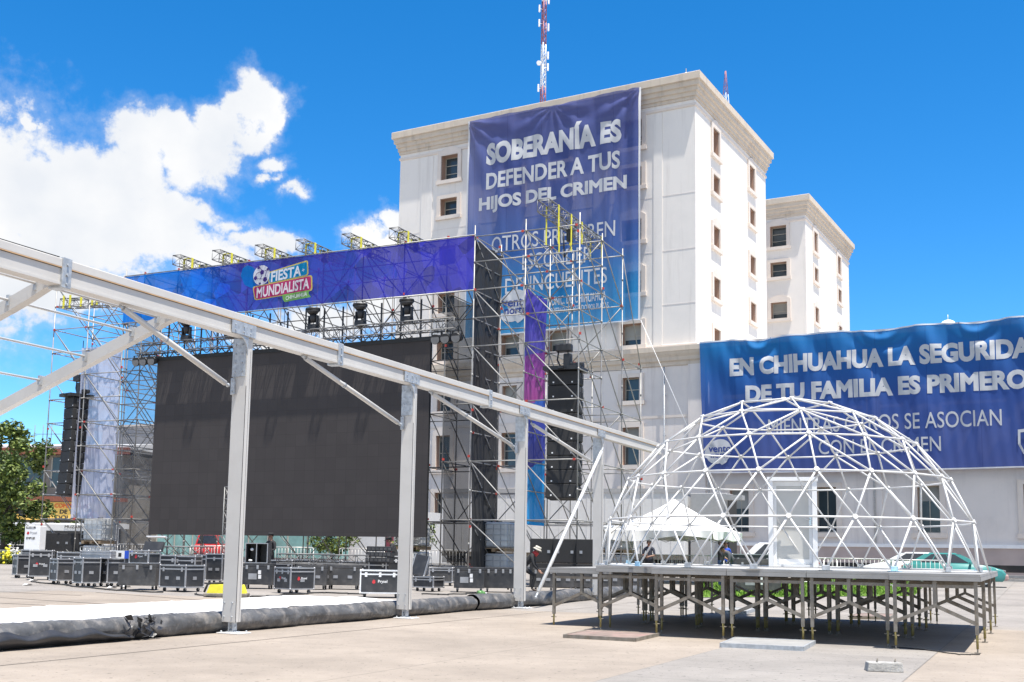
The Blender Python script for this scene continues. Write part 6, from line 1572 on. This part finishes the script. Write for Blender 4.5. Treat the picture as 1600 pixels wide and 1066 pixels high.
text_part('lettering', 'COMPRAMOS', 1, 'sign_orange', st_, (3.6, -1.03, 4.1), 3.0, .36, .03); text_part('lettering', 'DE TUS', 1, 'ink_black', st_, (3.5, -1.03, 3.62), 1.8, .34, .03); text_part('lettering', 'DOLARES', 1, 'ink_black', st_, (3.6, -1.03, 3.15), 2.7, .34, .03)
ar = mb('ink_black'); ar.face([V((x, -1.03, z)) for x, z in ((-1.5, 3.65), (-.5, 4.3), (-.5, 3.95), (.5, 3.95), (.5, 3.35), (-.5, 3.35), (-.5, 3.0))]); ar.build('arrow', st_)
m = mb('white_paint').b2((-4.2, -1.0, 3.4), (-1.9, -.82, 4.4)); m.build('signboard', st_)
mb('flower_yellow').b2((-8.6, -1.0, 3.5), (-4.6, -.82, 4.4)).build('signboard', st_); text_part('lettering', 'PESOS!', 1, 'ink_black', st_, (-6.3, -1.03, 3.95), 3.2, .55, .03)
mb('sign_orange').b2((-7.4, -1.0, 2.7), (-4.6, -.82, 3.45)).build('signboard', st_); text_part('lettering', 'ORO', 1, 'label_white', st_, (-6.0, -1.03, 3.08), 1.9, .45, .03)
mb('white_paint').b2((-16.2, -2.0, 2.3), (8.2, 0, 2.7)).build('awning', st_)
mb('dark_fill').b2((-15, -.06, 0), (7.5, -.02, 2.3)).build('shop_front', st_)  # black sheet on a closed wall, painted shade of the openings
m = mb('canvas_white'); m.b2((.3, 3, 9.3), (.75, 3.5, 11.6)); m.b2((2.0, 3, 10.2), (2.5, 3.4, 11.7)); m.use('dark_steel')
for x in (-3, -2.2, -1.4, 1.4, 2.25, 3): m.tube((x, 3.2, 9.2), (x, 3.2, 11.2), .03, 5)
m.tube((-3, 3.2, 10.4), (3, 3.2, 10.4), .025, 5); m.build('antenna_group', st_)
gb = block('grey_building', 'plain grey building with a maroon band seen through the mesh left of the screen', 'building', 268, 104, YAW_S+.05)
m = mb('grey_wall').b2((-9, 0, 0), (10, 10, 12.2)); m.build('wall', gb); mb('maroon_paint').b2((-9.02, -.1, 3.9), (10.02, 0, 4.9)).build('painted_band', gb); mb('frame_plaster').b2((-9.1, -.12, 12.2), (10.1, 10.1, 12.5)).build('parapet', gb)
for x in (-7, -3.5, 0, 3.5, 7): w = mb('window_frame').b2((x-.8, -.06, 7), (x+.8, -.01, 9.4)).build('window', gb); mb('window_glass').b2((x-.7, -.08, 7.1), (x+.7, -.065, 9.3)).build('pane', w)
mb('dark_fill').b2((-8.5, -.05, 0), (9.5, -.01, 2.9)).build('shop_front', gb)
ks = block('glazed_shop', 'low shop front with pale green glass seen under the screen', 'building', 385, 80, YAW_S)
m = mb('grey_wall').b2((-8.5, .3, 0), (8.5, 6, 3.6)); m.b2((-8.5, 0, 2.7), (8.5, .3, 3.6)); m.build('wall', ks)
for i in range(10): w = mb('window_frame').b2((-8.4+i*1.7, -.02, .3), (-8.3+i*1.7, .06, 2.7)).build('window', ks); mb('aqua_glass').b2((-8.3+i*1.7, .02, .3), (-6.72+i*1.7, .05, 2.7)).build('pane', w)
rs = block('white_shop', 'low white and red painted wall seen under the screen left of the second upright', 'building', 560, 77, YAW_S)
m = mb('container_white').b2((-4.5, 0, 0), (4.2, 5, 3.6)); m.build('wall', rs)
for x in (-4.0, -2.9, 2.2): mb('maroon_paint').b2((x, -.05, 0), (x+.6, -.01, 2.6)).build('door', rs)
tl_ = block('food_trailer', 'white food trailer parked behind the black speakers at the left', 'trailer', 96, 60, YAW_S+.5)
tl_.location.z = gz(0, 60)
mb('container_white').b2((-1.5, 0, .5), (2.4, 2.0, 2.2), bevel=.06).build('body', tl_); mb('dark_fill').b2((-1.2, -.03, 1.05), (2.1, -.005, 1.8)).build('hatch', tl_); mb('dark_steel').b2((-1.2, -.28, .95), (2.1, -.0, 1.0)).build('counter', tl_)
for x in (-.6, .4):
    for y in (.15, 1.85): mb('rubber').tube((x, y-.1, .32), (x, y+.1, .32), .32, 16).build('wheel', tl_)
text_part('lettering', 'MUZARK', 1, 'ink_black', tl_, (.6, -.035, 2.02), 1.0, .15, .02)
sg = thing('no_parking_sign', 'round white no parking sign on a dark post under the pale banner', 'sign', atYg(137, 56), -.2); mb('ink_black').tube((0, 0, 0), (0, 0, 2.85), .05, 8).build('post', sg)
m = mb('label_white').tube((.22, -.06, 2.45), (.22, -.085, 2.45), .32, 24); m.build('disc', sg); m = mb('logo_red')
for i in range(24):
    a, b = i*.2618, (i+1)*.2618; m.face([V((.22+r*math.cos(q_), -.088, 2.45+r*math.sin(q_))) for r, q_ in ((.32, a), (.32, b), (.26, b), (.26, a))])
m.face([V((.22+x, -.088, 2.45+z)) for x, z in ((-.22, .17), (-.17, .22), (.22, -.17), (.17, -.22))]); m.build('red_ring', sg); text_part('lettering', 'E', 1, 'ink_black', sg, (.22, -.087, 2.45), .2, .3, .02)
ct = thing('cargo_trailer', 'long pale box trailer standing behind the right scaffold tower', 'trailer', atYg(876, 60), YAW_B+.22)
m = mb('container_white').b2((-6.8, 0, 1.05), (6.6, 2.5, 4.45), bevel=.03); 
for i in range(26): m.use('container_white').b2((-6.6+i*.5, -.02, 1.2), (-6.56+i*.5, 0, 4.2))
m.build('box', ct); mb('container_grey').b2((-6.82, -.05, 4.28), (6.62, 2.55, 4.5)).build('top_rail', ct); mb('deck_steel').b2((-6.8, .1, .8), (6.6, 2.4, 1.05)).build('chassis', ct)
for x in (-5.6, -4.4, 4.6):
    for y in (.2, 2.3): mb('rubber').tube((x, y-.14, .5), (x, y+.14, .5), .5, 18).build('wheel', ct)
gt = thing('generator_box', 'grey windowless box unit with an open dark end behind the canopy', 'container', atYg(1108, 59.0), YAW_B+.1)
mb('container_grey').b2((-1.0, 0, .1), (.95, 2.4, 4.35), bevel=.03).build('box', gt); m = mb('dark_fill').b2((.95, .15, .4), (1.0, 2.2, 4.1)); m.build('open_end', gt); m = mb('container_grey').b2((.95, -.75, 3.95), (1.9, .0, 4.2)); m.build('flap', gt)  # black sheet is the painted shade of the opening; box is closed
